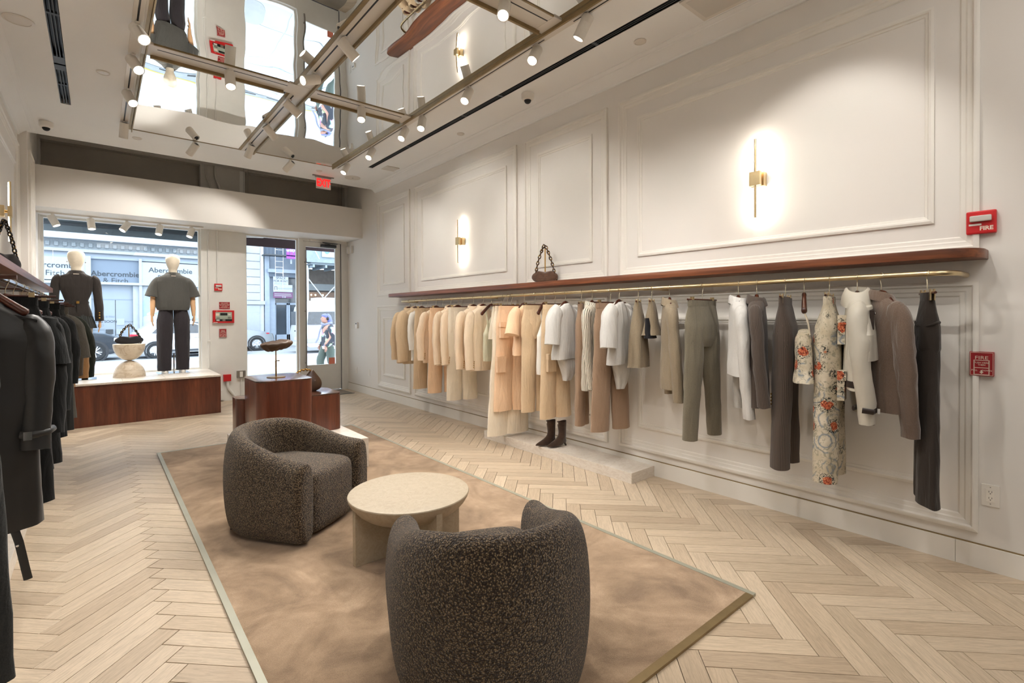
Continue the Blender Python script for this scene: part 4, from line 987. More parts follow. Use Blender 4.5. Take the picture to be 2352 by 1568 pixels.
put(6.235, 4, jacket(BEIGE, zb=z_(.745), zs=z_(.78), seed=2, r0=.085, r1=.08, out=.04, mid=.02), 'full-sleeved beige bomber jacket second from the window end', 'jacket', 'jacket')
put(6.064, 5, jacket(OFFW, w=.17, zb=z_(.80), zs=z_(.95), seed=3, out=.02, r0=.055, r1=.06), 'off-white overshirt hanging third from the window end', 'shirt', 'shirt')
put(5.912, -4, trousers(BEIGE, zb=z_(.43), lw=.10, seed=4, gap=.01), 'straight beige trousers, the first trousers from the window end', 'trousers', 'trousers', 'clip')
put(5.686, 8, jacket(CR2, zb=z_(.80), zs=z_(.84), seed=5, btn=BTN, out=.09), 'cream blazer with buttoned cuff between the two beige trousers', 'jacket', 'blazer')
put(5.525, -4, trousers(PEACH, zb=z_(.42), lw=.10, seed=6, gap=.015), 'peach beige trousers, second trousers from the window end', 'trousers', 'trousers', 'clip')
put(5.339, 6, jacket(CR2, zb=z_(.79), zs=z_(.81), seed=7, btn=BTN, out=.05), 'cream blazer left of the pair of blazers by the white trousers', 'jacket', 'blazer')
put(5.171, 6, jacket(CR2, zb=z_(.80), zs=z_(.82), seed=8, btn=BTN, out=.04), 'cream blazer touching the left side of the long white trousers', 'jacket', 'blazer')
put(5.084, -4, trousers(IVORY, zb=z_(.38), lw=.105, seed=9, gap=.005), 'long ivory trousers in the cream section, hanging lowest there', 'trousers', 'trousers', 'clip')
put(4.836, 6, jacket(CR2, zb=z_(.78), zs=z_(.79), seed=10, btn=BTN, out=.06), 'cream blazer right of the long ivory trousers', 'jacket', 'blazer')
put(4.645, 6, jacket(CR1, zb=z_(.78), zs=z_(.80), seed=11, btn=BTN, out=.055), 'cream blazer with two buttons beside the pale green tank top', 'jacket', 'blazer')
tank = lambda c, zb, w, seed: simple([(-.185, w*.25, .02, w*.55, 0), (-.30, w*.55, .03, 0, 0), (-.40, w, .05, 0, 0), (zb+.05, w*1.02, .055, 0, 0), (zb, w*1.0, .05, 0, 0)], c, fold=.03, seed=seed)+[('strap', MB().tube([(s_*w*.75, 0, -.150), (s_*w*.72, -.022, -.26), (s_*w*.72, -.026, -.42)], .014, 8, True, .4), c, 60) for s_ in (-1, 1)]
put(4.488, 18, tank(GREENC, z_(.90), .15, 12), 'pale green-cream cropped tank top on a bare wooden hanger', 'top', 'tank_top', hw=.2)
def skirt(c, wt, wb, zb, d=.06, seed=0, fold=.07, nf=6, slit=None):
    return simple([(-.112, wt, .02, 0, 0), (-.15, wt*1.02, .03, 0, 0), (-.30, (wt+wb)/2, d, 0, 0), (zb, wb, d*1.4, 0, 0)], c, fold=fold, nf=nf, seed=seed)
put(4.268, -5, skirt(IVORY, .14, .18, z_(1.15), seed=13), 'short ivory skirt clipped beside the cargo trousers', 'skirt', 'skirt', 'clip', hw=.17, cw=.12)
put(4.13, -8, trousers(PEACH, wt=.16, zb=z_(.39), lw=.115, seed=14, gap=.0, pocket=((-.13, -.30), (-.17, -.66)), fold=.04), 'peach cargo trousers with flap pockets in the cream section', 'trousers', 'cargo_trousers', 'clip')
put(4.20, -2, trousers(IVORY, wt=.16, wh=.20, zb=z_(.12), lw=.10, hemw=.15, seed=15, gap=-.02), 'very long wide ivory trousers reaching down to the marble plinth', 'trousers', 'wide_trousers', 'clip')
t = put(3.926, 14, jacket(PEACH, w=.17, zb=z_(1.0), zs=-.38, short=True, seed=16, collar=False, r0=.07, r1=.09, out=.04), 'peach short-sleeved tie top with a hanging price tag', 'top', 'tie_top', hw=.17)
box('price_tag', WHITE_C, -.03, .015, -.085, -.083, -.64, -.54, t, world=False); MB().tube([(-.005, -.08, -.30), (-.01, -.084, -.54)], .002, 5).build('tag_string', BLACK, t)
put(3.758, -4, trousers(BEIGE, wt=.14, wh=.17, zb=z_(.43), lw=.085, seed=17, gap=.0), 'beige jeans with tied ankles above the left end of the plinth', 'trousers', 'jeans', 'clip', hw=.16, cw=.12)
put(3.616, 20, tank(OFFW, z_(.82), .13, 18), 'white sleeveless halter top on a bare wooden hanger', 'top', 'halter_top', hw=.15)
put(3.468, -3, trousers(BEIGE, wt=.15, wh=.17, zb=z_(.41), lw=.095, seed=19, gap=.0, pocket=((-.10, -.60),), cuffc=BEIGE, fold=.06), 'beige cargo trousers with drawstring ankles above the boots', 'trousers', 'cargo_trousers', 'clip', hw=.16, cw=.12)
def drape_tee(c, w, seed, zlow):
    p = jacket(c, w=w, zb=-.62, zs=-.46, short=True, seed=seed, collar=False, r0=.08, r1=.095, out=.03, fold=.05)
    p.append(('draped_hem', bodymb([(-.52, w*.95, .06, .02, 0), (-.70, w*.62, .06, .05, 0), (zlow+.05, w*.40, .045, .04, 0), (zlow, w*.25, .03, .02, 0)], fold=.10, nf=4, seed=seed+4, m=12), c, 60))
    p.append(('neckline', MB().tube([(.062*math.cos(2*PI*j/20), .036*math.sin(2*PI*j/20), -.112-.012*math.cos(2*PI*j/20)**2) for j in range(20)], .007, 6, closed=True), c, 60)); return p
put(3.327, 10, drape_tee(WHITE_C, .185, 20, z_(.78)), 'white T-shirt with uneven hem left of the striped shirt', 'shirt', 't_shirt')
put(3.122, 30, trousers(TAUPE, wt=.10, wh=.12, zb=z_(.40), lw=.075, seed=21, gap=-.03), 'narrow folded taupe trousers left of the striped shirt', 'trousers', 'trousers', 'clip', hw=.13, cw=.07)
put(2.995, 22, jacket(SHIRTS, w=.18, zb=z_(.74), zs=z_(.76), seed=22, out=.0, r0=.07, r1=.045, collar=True), 'brown and cream striped shirt with long cuff', 'shirt', 'striped_shirt')
put(2.787, -2, trousers(TAUPE, zb=z_(.41), lw=.105, seed=23, gap=.02, wt=.18, d=.06), 'wide taupe trousers behind the draped white T-shirt', 'trousers', 'trousers', 'clip')
put(2.693, 14, drape_tee(WHITE_C, .185, 24, z_(.77)), 'white T-shirt with gathered twisted hem right of the wide taupe trousers', 'shirt', 't_shirt')
put(2.496, 28, skirt(GREIGE, .10, .155, z_(.98), seed=25, nf=5), 'greige flared skirt right of the gathered white T-shirt', 'skirt', 'skirt', 'clip', hw=.12, cw=.085)
p = skirt(GREIGE, .09, .11, z_(1.24), seed=26, nf=4, fold=.04)+[('black_lining', bodymb([(-.24, .084, .03, -.012, .02), (z_(1.215), .104, .045, -.012, .010)], seed=3, m=8), fab('15151A'), 60)]
put(2.366, 26, p, 'small greige shorts with black lining left of the greige blazer', 'shorts', 'shorts', 'clip', hw=.11, cw=.075)
put(2.203, 38, jacket(GREIGE, w=.185, zb=z_(.84), zs=z_(.76), seed=27, btn=plain('horn_button', '5A4A3A', .3), out=.03, r0=.07, r1=.06), 'greige blazer hanging side-on with four cuff buttons', 'jacket', 'blazer')
put(1.93, 0, trousers(GREYB, wt=.185, wh=.215, zb=z_(.50), lw=.105, hemw=.062, seed=28, gap=.09, d=.055, lean=.0), 'grey-beige wide trousers seen full face in the middle of the rail', 'trousers', 'trousers', 'clip', hw=.20, cw=.14)
put(1.661, 30, jacket(WHITE_C, w=.20, zb=z_(1.0), zs=z_(.72), seed=29, out=.02, r0=.065, r1=.055), 'white shirt with long buttoned cuff left of the brown pinstripe jacket', 'shirt', 'shirt')
t = put(1.535, 22, jacket(PIN, w=.20, zb=z_(.80), zs=z_(.81), seed=30, btn=BTN, out=.035, waist=.01), 'brown pinstripe jacket with gold cuff buttons', 'jacket', 'pinstripe_jacket')
put(1.352, 12, trousers(PIN, wt=.15, wh=.165, zb=z_(.43), lw=.082, hemw=.072, seed=31, gap=.04, d=.06), 'brown pinstripe trousers left of the floral top', 'trousers', 'pinstripe_trousers', 'clip', hw=.18, cw=.135)
p = simple([(-.30, .075, .03, -.12, 0), (-.34, .082, .045, -.12, 0), (z_(1.08), .085, .05, -.13, 0), (z_(1.0), .11, .06, -.13, 0)], FLORAL, fold=.05, seed=32)
p += [('strap', MB().tube([(-.18+.04*k, 0, -.175), (-.175+.09*k-.02, -.02, -.24), (-.185+.11*k, -.03, -.31)], .004, 6), fab('D8CDB8'), 60) for k in (0, 1)]
put(1.241, 20, p, 'floral cropped camisole hanging by a strap from a bare hanger end', 'top', 'camisole')
put(1.10, 12, trousers(FLORAL, wt=.15, wh=.17, zb=z_(.41), lw=.086, hemw=.072, seed=33, gap=.045, d=.07, pocket=((-.10, -.24), (-.13, -.56)), fold=.05), 'cream floral tapestry cargo trousers with flap pockets', 'trousers', 'floral_trousers', 'clip', hw=.19, cw=.13)
p = jacket(LEATHW, w=.185, zb=z_(.98), zs=z_(.80), seed=34, out=.04, r0=.068, r1=.058, fold=.05, collar=False, mid=.015, belt=(-.60, LEATHB))
p.append(('storm_collar', MB().loft([[Vector((w_*math.cos(2*PI*j/24), d_*math.sin(2*PI*j/24), z+.02*math.cos(2*PI*j/24))) for j in range(24)] for w_, d_, z in ((.125, .085, -.150), (.110, .078, -.105), (.085, .060, -.060), (.072, .050, -.058), (.06, .04, -.10))], False, False).crumple(.005, 10, 2), LEATHW, 60))
p.append(('epaulet', MB().box(-.185, -.105, -.075, -.055, -.27, -.165).crumple(.004, 9, 3), LEATHB, 40)); p.append(('button', MB().sphere((-.145, -.080, -.19), (.010, .005, .010), 10, 6), CHROME, 60))
q = (-.185-.035-.02-.0, -.048, z_(.86)); p.append(('cuff_strap', MB().tube([(-.29, -.02, z_(.885)), (-.285, -.07, z_(.88)), (-.22, -.085, z_(.88)), (-.165, -.05, z_(.885)), (-.17, .0, z_(.885)), (-.23, .02, z_(.885))], .016, 8, True, .35, closed=False), LEATHB, 50)); p.append(('buckle', MB().box(-.245, -.215, -.10, -.088, z_(.865), z_(.895)), CHROME, 30))
p.append(('gun_flap', bodymb([(-.15, .09, .05, -.09, -.02), (-.30, .15, .065, -.10, -.02), (-.45, .16, .07, -.11, -.02)], fold=.06, seed=9, m=8), LEATHW, 60))
put(.955, 16, p, 'cream leather trench jacket with dark straps and stand-up collar', 'jacket', 'leather_jacket')
put(.838, 42, jacket(WOOLB, w=.17, zb=z_(.86), zs=z_(.74), seed=35, out=.02, r0=.070, r1=.052, mid=.008, d=.07), 'brown wool jacket with long sleeves right of the cream leather one', 'jacket', 'wool_jacket')
p = trousers(DKB, wt=.055, wh=.078, zb=z_(.395), lw=.062, hemw=.092, seed=36, gap=-.03, d=.05, zt=-.105, fold=.06)
p.append(('tie_belt', MB().tube([(.078*math.cos(2*PI*j/24), .047*math.sin(2*PI*j/24), -.27+.012*math.sin(2*PI*j/12)) for j in range(24)], .006, 6, closed=True), DKB, 60))
put(.633, 26, p, 'long dark brown wide trousers nearest the pull station', 'trousers', 'wide_trousers', 'clip', hw=.12, cw=.07)
# ---------------------------------------------------------------- left rail
LEFT = 'dark clothes hanging on the left rail'
BL1 = plain('black_leather', '141516', .42, var=.2, bmp=.15, bs=20, sheen=.1); BL2 = fab('121314', weave=250, bmp=.5, sheen=.08); BL3 = fab('1A1C1D', weave=250, bmp=.5, sheen=.08); CHAR = fab('2C2E2E', weave=200, bmp=.6, sheen=.1); GRY = fab('63605A', weave=200, bmp=.6); TAN = fab('B98F63', weave=200, bmp=.4); OLV = fab('23281F', weave=300, bmp=.4); TWEED = fab('5A5148', weave=150, bmp=.7)
def lput(Y, rot, parts, lab, cat, nm, hang='wood', hw=None, cw=.14):
    if hang == 'wood':
        for q in parts: q[1].v = [Vector((v.x, v.y, v.z-.035*max(0, min(1, (v.z+.75)/.4)))) for v in q[1].v]
    else: hw = .235
    return put(Y, rot, parts, lab, cat, nm, hang, hw, cw, X=RXL, grp=LEFT)
def mirror(parts): 
    for pn, mb, m, sm in parts: mb.v = [Vector(((-v.x if v.x < 0 else -v.x*.84), v.y, v.z)) for v in mb.v]
    return parts
lj = lambda *a, **k: mirror(jacket(*a, **k))
lput(1.95, -3, mirror(trousers(CHAR, zb=z_(.40), lw=.10, seed=41)), 'charcoal trousers cut by the left edge of the photo', 'trousers', 'trousers', 'clip')
p = lj(BL1, w=.185, zb=z_(.42), zs=z_(.78), seed=42, out=.005, r0=.080, r1=.055, d=.075, fold=.05)
p.append(('cuff_belt', MB().tube([(.13, -.075, z_(.86)), (.17, -.085, z_(.855)), (.225, -.06, z_(.86)), (.24, 0, z_(.87)), (.20, .05, z_(.87))], .017, 8, True, .4), BL1, 50)); p.append(('buckle', MB().box(.145, .175, -.098, -.088, z_(.835), z_(.875)), CHROME, 30))
p.append(('epaulet', MB().box(.10, .19, -.035, .025, -.150, -.138).crumple(.003, 8, 1), BL1, 40))
p.append(('hanging_strap', MB().tube([(.10, -.05, z_(.44)), (.12, -.055, z_(.36)), (.14, -.06, z_(.24)), (.15, -.06, z_(.18))], .016, 8, True, .4), BL1, 50)); p.append(('snap', MB().sphere((.118, -.075, z_(.35)), .006, 8, 6), CHROME, 60))
lput(3.30, -4, p, 'long black leather coat with buckled cuff nearest on the left rail', 'coat', 'leather_coat')
lput(3.62, 2, mirror(trousers(BL2, wt=.16, zb=z_(.42), lw=.10, seed=43)), 'black trousers clipped behind the long black leather coat', 'trousers', 'trousers', 'clip')
p = lj(BL2, w=.19, zb=z_(.50), zs=z_(.72), seed=44, out=.01, r0=.075, r1=.07, d=.07, btn=None); p.append(('cape_flap', bodymb([(-.13, .12, .06, .10, 0), (-.30, .15, .085, .12, 0), (-.42, .16, .09, .125, 0)], fold=.05, seed=5, m=8), BL3, 60))
for k in range(4): p.append(('button', MB().sphere((.205+.006*k, -.068, z_(.75)+.022*k), (.009, .006, .009), 8, 6), CHROME, 60))
lput(4.05, -4, p, 'black coat with shoulder cape and buttoned cuff on the left rail', 'coat', 'cape_coat')
lput(4.40, 3, mirror(trousers(BL2, wt=.16, zb=z_(.45), lw=.10, seed=45)), 'black trousers clipped between the cape coat and the plain dark coat', 'trousers', 'trousers', 'clip')
lput(4.85, -4, lj(BL3, w=.19, zb=z_(.62), zs=z_(.74), seed=46, out=.02, r0=.075, r1=.06), 'plain dark coat in the middle of the left rail', 'coat', 'coat')
lput(5.15, 2, mirror(trousers(BL2, zb=z_(.48), lw=.10, seed=47)), 'third pair of black trousers along the left rail', 'trousers', 'trousers', 'clip')
lput(5.50, -5, lj(BL3, w=.20, zb=z_(.83), zs=z_(.86), seed=48, out=.03, r0=.085, r1=.07, d=.08, belt=(z_(.86), BL2)), 'short black bomber with banded hem on the left rail', 'jacket', 'bomber_jacket')
lput(5.80, 2, mirror(trousers(CHAR, zb=z_(.42), lw=.11, seed=49, wh=.22)), 'charcoal wide trousers behind the black bomber', 'trousers', 'trousers', 'clip')
lput(6.10, -4, lj(CHAR, w=.20, zb=z_(.85), zs=z_(.88), seed=50, out=.03), 'charcoal jacket in the far half of the left rail', 'jacket', 'jacket')
lput(6.35, -4, lj(GRY, w=.205, zb=z_(.62), zs=z_(1.05), seed=51, out=.04, r0=.075, r1=.08, short=True), 'grey short-sleeved coat before the tan one', 'coat', 'coat')
lput(6.62, -3, mirror(trousers(GRY, zb=z_(.40), lw=.11, seed=52)), 'grey tweed trousers beside the tan coat', 'trousers', 'trousers', 'clip')
lput(6.88, -5, lj(TWEED, w=.21, zb=z_(.80), zs=z_(.80), seed=53, out=.04), 'brown tweed jacket just before the tan coat', 'jacket', 'tweed_jacket')
lput(7.10, -6, lj(TAN, w=.215, zb=z_(.66), zs=z_(.75), seed=54, out=.07, r0=.07, r1=.065), 'tan camel coat near the window end of the left rail', 'coat', 'camel_coat')
lput(7.32, -8, lj(OLV, w=.22, zb=z_(.70), zs=z_(.74), seed=55, out=.10, r0=.08, r1=.075, mid=.03), 'dark olive coat with rounded sleeve, last on the left rail', 'coat', 'coat')
# ================================================================ window display
PT = .555
t = thing('window_platform', 'long walnut-fronted display platform with stone top under the left window', 'platform', (.37, 8.9, 0))
MB().box(-.619, 1.38, 8.34, YF-.002, 0, PT-.025).build('body', WALNUTV, t, world=True, bev=.002)
xs = [-.619, -.20, .25, .72, 1.10, 1.385]
for a, b_ in zip(xs, xs[1:]):
    for c0, c1 in ((8.33, 8.86), (8.862, YF-.002)):
        MB().box(a+.001, b_-.001, c0, c1, PT-.0248, PT).build('tile', MARBLE, t, world=True, bev=.001)
MB().box(-.619, 1.38, 8.345, YF, -.0, .012).build('kick_strip', DARK, t, world=True)
SKINH = plain('mannequin_head_linen', 'D8CDB9', .75, var=.04, vs_=40, bmp=.1, bs=200); SKINA = plain('mannequin_limb', 'D9AE84', .45, var=.03)
def hand(mb, c, side):
    """small curled mannequin hand hanging down; c is the wrist"""
    c = Vector(c); mb.loft([[c+Vector((side*.004+.013*f*math.cos(2*PI*j/10), .030*f2*math.sin(2*PI*j/10)-.003, dz)) for j in range(10)] for f, f2, dz in ((1.1, .75, .02), (1.15, .8, -.01), (1.2, 1.1, -.05), (1.1, 1.15, -.085))])
    for k in range(4):
        y = -.024+.015*k; L = (.058, .070, .074, .060)[k]
        mb.tube(smoothpath([c+Vector((0, y, -.075)), c+Vector((-side*.003, y, -.075-L*.45)), c+Vector((-side*.014, y, -.075-L))], 3), [.0078, .0076, .0072, .0070, .0066, .006, .0045], 8)
    mb.tube(smoothpath([c+Vector((0, .022, -.02)), c+Vector((-side*.008, .046, -.048)), c+Vector((-side*.014, .048, -.082))], 3), [.009, .009, .0085, .008, .0075, .007, .005], 8)
def head(t, zt, ear=False):
    zs = [(-.30, .064, .060), (-.265, .054, .056), (-.235, .054, .060), (-.20, .068, .082), (-.16, .083, .100), (-.11, .093, .112), (-.06, .094, .114), (-.028, .080, .098), (-.010, .052, .064), (-.002, .020, .024), (0, .002, .002)]
    m = MB().loft([[Vector((w*math.cos(2*PI*j/28), d*math.sin(2*PI*j/28)+.012, zt+z)) for j in range(28)] for z, w, d in zs]); m.build('head', SKINH, t, smooth=60, sub=1)
    if ear:
        for s_ in (-1, 1): MB().sphere((s_*.094, .02, zt-.165), .009, 10, 8).build('earring', CHROME, t, smooth=60)
# first mannequin: belted jacket, pleated skirt
t = thing('mannequin', 'mannequin in a dark belted blazer and black pleated skirt seen from behind', 'mannequin', (-.215, 8.93, PT))
J = fab('2E2926', weave=300); PLEAT = plain('black_leatherette', '1E2220', .4, var=.2); TIGHT = fab('9A958C')
head(t, 1.76, True)
kz = [(1.455, .075, .055, 0, .01), (1.43, .11, .065, 0, 0), (1.40, .175, .075, 0, 0), (1.35, .195, .085, 0, 0), (1.25, .175, .095, 0, 0), (1.08, .122, .085, 0, 0), (1.03, .128, .09, 0, 0), (.90, .165, .12, 0, 0), (.86, .17, .12, 0, 0)]
bodymb(kz, fold=.03, seed=61).build('blazer', J, t, smooth=60)
for s_ in (-1, 1):
    pts = smoothpath([(s_*.15, 0, 1.385), (s_*.195, 0, 1.34), (s_*.222, -.005, 1.15), (s_*.232, -.02, .98), (s_*.236, -.02, .80)], 5); L = len(pts)
    MB().tube(pts, [.04]+[.054-.006*i/L for i in range(1, L)], 18, True, .95).crumple(.006, 9, s_).build('sleeve', J, t, smooth=60)
    hm = MB(); hand(hm, (s_*.236, -.02, .79), s_); hm.build('hand', SKINA, t, smooth=60)
    for k in range(3):
        if s_ > 0: MB().sphere((s_*.236+.0, -.07, .84+.035*k), (.011, .007, .011), 10, 6).build('cuff_button', BTN, t, smooth=60)
MB().loft([[Vector((w*math.cos(2*PI*j/28), d*math.sin(2*PI*j/28)+.01, z)) for j in range(28)] for w, d, z in ((.105, .072, 1.43), (.075, .062, 1.475), (.068, .056, 1.478), (.06, .05, 1.46))], False, False).build('collar', J, t, smooth=60)
MB().loft([[Vector((.130*math.cos(2*PI*j/32), .094*math.sin(2*PI*j/32), z)) for j in range(32)] for z in (1.035, 1.06)], False, False).build('belt', J, t, smooth=60)
MB().box(.0, .03, -.108, -.096, 1.03, 1.065).build('belt_buckle', BTN, t); MB().box(.005, .025, -.125, -.118, .84, 1.03).build('belt_tail', J, t)
MB().box(-.03, .03, -.075, -.068, 1.425, 1.431).build('collar_label', CREAM, t)
rings = []
for z, w in ((.90, .155), (.80, .175), (.70, .20)):
    rings.append([Vector((w*(1+.06*(j % 2)*(0 if z > .85 else 1))*math.cos(2*PI*j/64), w*.75*(1+.06*(j % 2)*(0 if z > .85 else 1))*math.sin(2*PI*j/64), z)) for j in range(64)])
MB().loft(rings).build('pleated_skirt', PLEAT, t, smooth=20)
for s_ in (-1, 1):
    MB().tube(smoothpath([(s_*.085, 0, .80), (s_*.085, .0, .55), (s_*.08, -.01, .40), (s_*.075, 0, .12)], 4), [.085, .083, .08, .075, .07, .065, .06, .062, .06, .05, .04, .034, .032], 16, True, 1.0).build('leg', TIGHT, t, smooth=60)
    MB().loft([[Vector((s_*.075+w*math.sin(2*PI*j/20), .05+l*math.cos(2*PI*j/20), z+max(0, -(l*math.cos(2*PI*j/20)))*.5)) for j in range(20)] for z, w, l in ((.0, .034, .12), (.02, .036, .115), (.05, .030, .07), (.09, .028, .05))]).build('shoe', BLACK, t, smooth=60)
MB().box(-.20, .20, -.13, .22, -.0, .008).build('base_plate', CHROME, t)
# second mannequin: cropped short-sleeved top, wide trousers
t = thing('mannequin', 'mannequin in a boxy grey short-sleeved top and dark wide trousers seen from behind', 'mannequin', (.885, 9.10, PT))
G1 = fab('4A4945', weave=260, bmp=.4); G2 = fab('2F2B2F', weave=260)
head(t, 1.80)
kz = [(1.50, .080, .055, 0, .01), (1.475, .13, .07, 0, 0), (1.44, .20, .085, 0, 0), (1.38, .222, .10, 0, 0), (1.15, .222, .125, 0, 0), (1.0, .215, .135, 0, 0), (.95, .195, .13, 0, 0)]
bodymb(kz, fold=.02, seed=63, p=2.6).build('top', G1, t, smooth=60)
for s_ in (-1, 1):
    pts = smoothpath([(s_*.15, 0, 1.41), (s_*.195, 0, 1.36), (s_*.235, 0, 1.26), (s_*.262, -.01, 1.15)], 4); L = len(pts)
    MB().tube(pts, [.045]+[.060+.034*i/L for i in range(1, L)], 18, True, .9).build('sleeve', G1, t, smooth=60)
    hm = MB().tube(smoothpath([(s_*.235, 0, 1.25), (s_*.250, 0, 1.08), (s_*.257, -.01, .95), (s_*.262, -.01, .86)], 4), [.042, .042, .041, .040, .038, .036, .035, .034, .031, .028, .026, .024, .022], 14)
    hand(hm, (s_*.262, -.01, .86), s_); hm.build('arm', SKINA, t, smooth=60)
    kk = [(1.0, .085, .10, s_*.085, 0), (.80, .105, .115, s_*.105, 0), (.45, .098, .11, s_*.112, 0), (.10, .088, .105, s_*.115, 0), (.045, .085, .105, s_*.115, 0)]
    bodymb(kk, n=28, fold=.05, nf=3, seed=64+s_, p=1.9).build('trouser_leg', G2, t, smooth=60)
    MB().loft([[Vector((s_*.11+w*math.sin(2*PI*j/20), .03+l*math.cos(2*PI*j/20), z)) for j in range(20)] for z, w, l in ((.006, .042, .135), (.03, .044, .138), (.05, .040, .12), (.075, .034, .07))]).build('shoe', WHITE, t, smooth=60)
MB().loft([[Vector((w*math.cos(2*PI*j/28), d*math.sin(2*PI*j/28)+.01, z)) for j in range(28)] for w, d, z in ((.125, .078, 1.47), (.088, .066, 1.515), (.078, .058, 1.52), (.07, .05, 1.50))], False, False).build('collar', G1, t, smooth=60)
MB().box(-.028, .028, -.082, -.072, 1.462, 1.468).build('collar_label', CREAM, t)
MB().box(-.21, .19, -.16, .22, 0, .008).build('base_plate', CHROME, t); MB().cyl((.0, -.02, .008), (0, -.02, .3), .010).build('support_rod', CHROME, t, smooth=60)
# bowls and black chain bag
t = thing('stone_bowl', 'lower banded stone half-sphere, turned upside down on the platform', 'pedestal', (.345, 8.95, PT))
hs = [(.188*math.cos(a), .188*1.24*math.sin(a)) for a in [PI/2*k/14 for k in range(15)]]
MB().lathe([(0, 0)]+hs, 48, caps=False).build('bowl', STONE, t, smooth=40)
t = thing('stone_bowl', 'upper banded stone half-sphere bowl carrying the black chain bag', 'pedestal', (.345, 8.95, PT+.232))
MB().lathe([(r, .232-z) for r, z in reversed(hs)]+[(.183, .236), (0, .236)], 48, caps=False).build('bowl', STONE, t, smooth=40)
chainbag((.345, 8.93, PT+.4685), math.radians(8), .28, .115, .27, 'black suede chain bag standing on the stone bowls in the window', SUEDEB, RESINB)
# ================================================================ street
ZS, ZR = -.20, -.35
PAVE = plain('sidewalk_concrete', '999DA0', .85, var=.06, vs_=2, bmp=.1, bs=40); ROAD = plain('asphalt', '8F949A', .85, var=.06, vs_=3, bmp=.1, bs=60)
KERB = plain('steel_kerb', '6F7478', .7, var=.15); BRICKP = plain('grey_pavers', '9AA2AA', .85, var=.1)
SW = box('trim_6', PAVE, -20, 30, YF+.24, 13.2, -.5, ZS-.004, kind=S)
nx = 0
for iy, (ya, yb) in enumerate(((9.70, 11.2), (11.2, 12.7), (12.7, 13.2))):
    for ix in range(-4, 9):
        o = box('paving_slab', PAVE, ix*1.55+.01, ix*1.55+1.54, ya+.01, yb-.01, ZS-.004, ZS, SW, world=False)
tag(MB().lathe([(0, 0), (.32, 0), (.32, .004), (.29, .006), (0, .006)], 32, Matrix.Translation((2.35, 11.0, ZS+.0005)), caps=False).build('manhole_cover', plain('manhole_iron', '8A8D8F', .8, bmp=.6, bs=80), smooth=30), 'round metal cover set in the sidewalk outside the door', 'manhole cover')
box('trim_7', BRICKP, -20, 30, 13.2, 14.6, -.5, ZS, kind=S)
pv = MB()
for ix in range(-14, 44):
    for iy in range(7): pv.box(ix*.2+.006, ix*.2+.194, 13.2+iy*.2+.006, 13.2+iy*.2+.194, ZS, ZS+.004)
o = pv.build('paver', BRICKP, bpy.data.objects['trim_7']); o['kind'] = 'stuff'
KB = box('trim_8', KERB, -20, 30, 14.6, 15.0, -.5, ZS+.02, kind=S)
for ix in range(-6, 22): box('drain_slot', BLACK, ix*.6, ix*.6+.32, 14.64, 14.72, ZS+.02, ZS+.024, KB, world=False)
box('yellow_line', plain('yellow_paint', '93843E', .8), -20, 30, 14.94, 15.0, ZS+.02, ZS+.024, KB, world=False)
box('trim_9', ROAD, -25, 40, 15.0, 30.05, -.8, ZR, kind=S)
box('lane_paint', plain('bus_lane_paint', 'B79FAE', .85), -25, 40, 22.6, 24.2, ZR, ZR+.003, bpy.data.objects['trim_9'], world=False)
box('trim_10', PAVE, -25, 40, 30.05, 31.0, -.8, ZS, kind=S)
# awning valances just outside the glass
BURG = plain('burgundy_canvas', '3D2C2F', .9, var=.05)
t = thing('awning', 'dark grey awning underside above the left window', 'awning', (.35, 10.4, 2.6))
GA = plain('grey_canvas', '5E676C', .9, var=.04)
box('valance', GA, -1.2, 1.9, 10.75, 10.78, 2.78, 3.0, t); box('canopy', GA, -1.2, 1.9, 9.70, 10.75, 2.98, 3.01, t); box('front_bar', DARK, -1.2, 1.9, 10.70, 10.745, 2.88, 2.92, t)
t = thing('awning', 'dark burgundy awning valance outside the middle window', 'awning', (2.9, 10.4, 2.6))
box('valance', BURG, 2.0, 4.6, 10.60, 10.63, 2.77, 2.99, t); box('canopy', BURG, 2.0, 4.6, 9.70, 10.60, 2.97, 3.0, t); MB().tube([(2.0, 10.0, 2.84), (2.36, 10.0, 2.86), (2.38, 10.0, 2.96)], .012, 6).build('bracket', WHITE, t, world=True)
# ---- building across the street, left
BY = 31.0
LB = plain('pale_stone', '98A0A8', .8, var=.03); LB2 = plain('pale_blue_board', '8A95A1', .7, var=.02); LB3 = plain('blue_grey_board', '687686', .7, var=.02); ORN = plain('ornament_stone', '7A8287', .85, var=.15, vs_=20, bmp=.6, bs=20); INK = plain('sign_ink', '2B3640', .6); INK2 = plain('faint_ink', '7A8794', .6)
t = thing('shop_building', 'pale stone shop building across the street behind the mannequins', 'building', (0, BY, ZS))
box('wall', LB, -14, 6.3, BY+.25, BY+8, -.8, 11, t)
box('ledge', LB, -14, 6.3, BY-.35, BY+.25, 5.25, 5.42, t); box('ledge', LB, -14, 6.3, BY-.55, BY+.25, 5.02, 5.25, t); box('frieze', ORN, -14, 6.3, BY-.12, BY+.25, 4.60, 5.02, t)
for k in range(60):
    x = -12+k*.30; 
    if -3 < x < 6: MB().box(x, x+.15, BY-.20, BY-.12, 4.70, 4.90).build('bracket', ORN, t, world=True, bev=.02)
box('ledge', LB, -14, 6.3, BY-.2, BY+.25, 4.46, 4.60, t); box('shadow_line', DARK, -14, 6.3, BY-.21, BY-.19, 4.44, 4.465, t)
for k in range(5):
    x = -3.2+k*2.1; w_ = MB().box(x, x+1.3, BY+.18, BY+.26, 5.75, 8.2); o = w_.build('window', LB, t, world=True); MB().box(x+.08, x+1.22, BY+.16, BY+.18, 5.83, 8.1).build('pane', DARK if k == 2 else LB3, o, world=True)
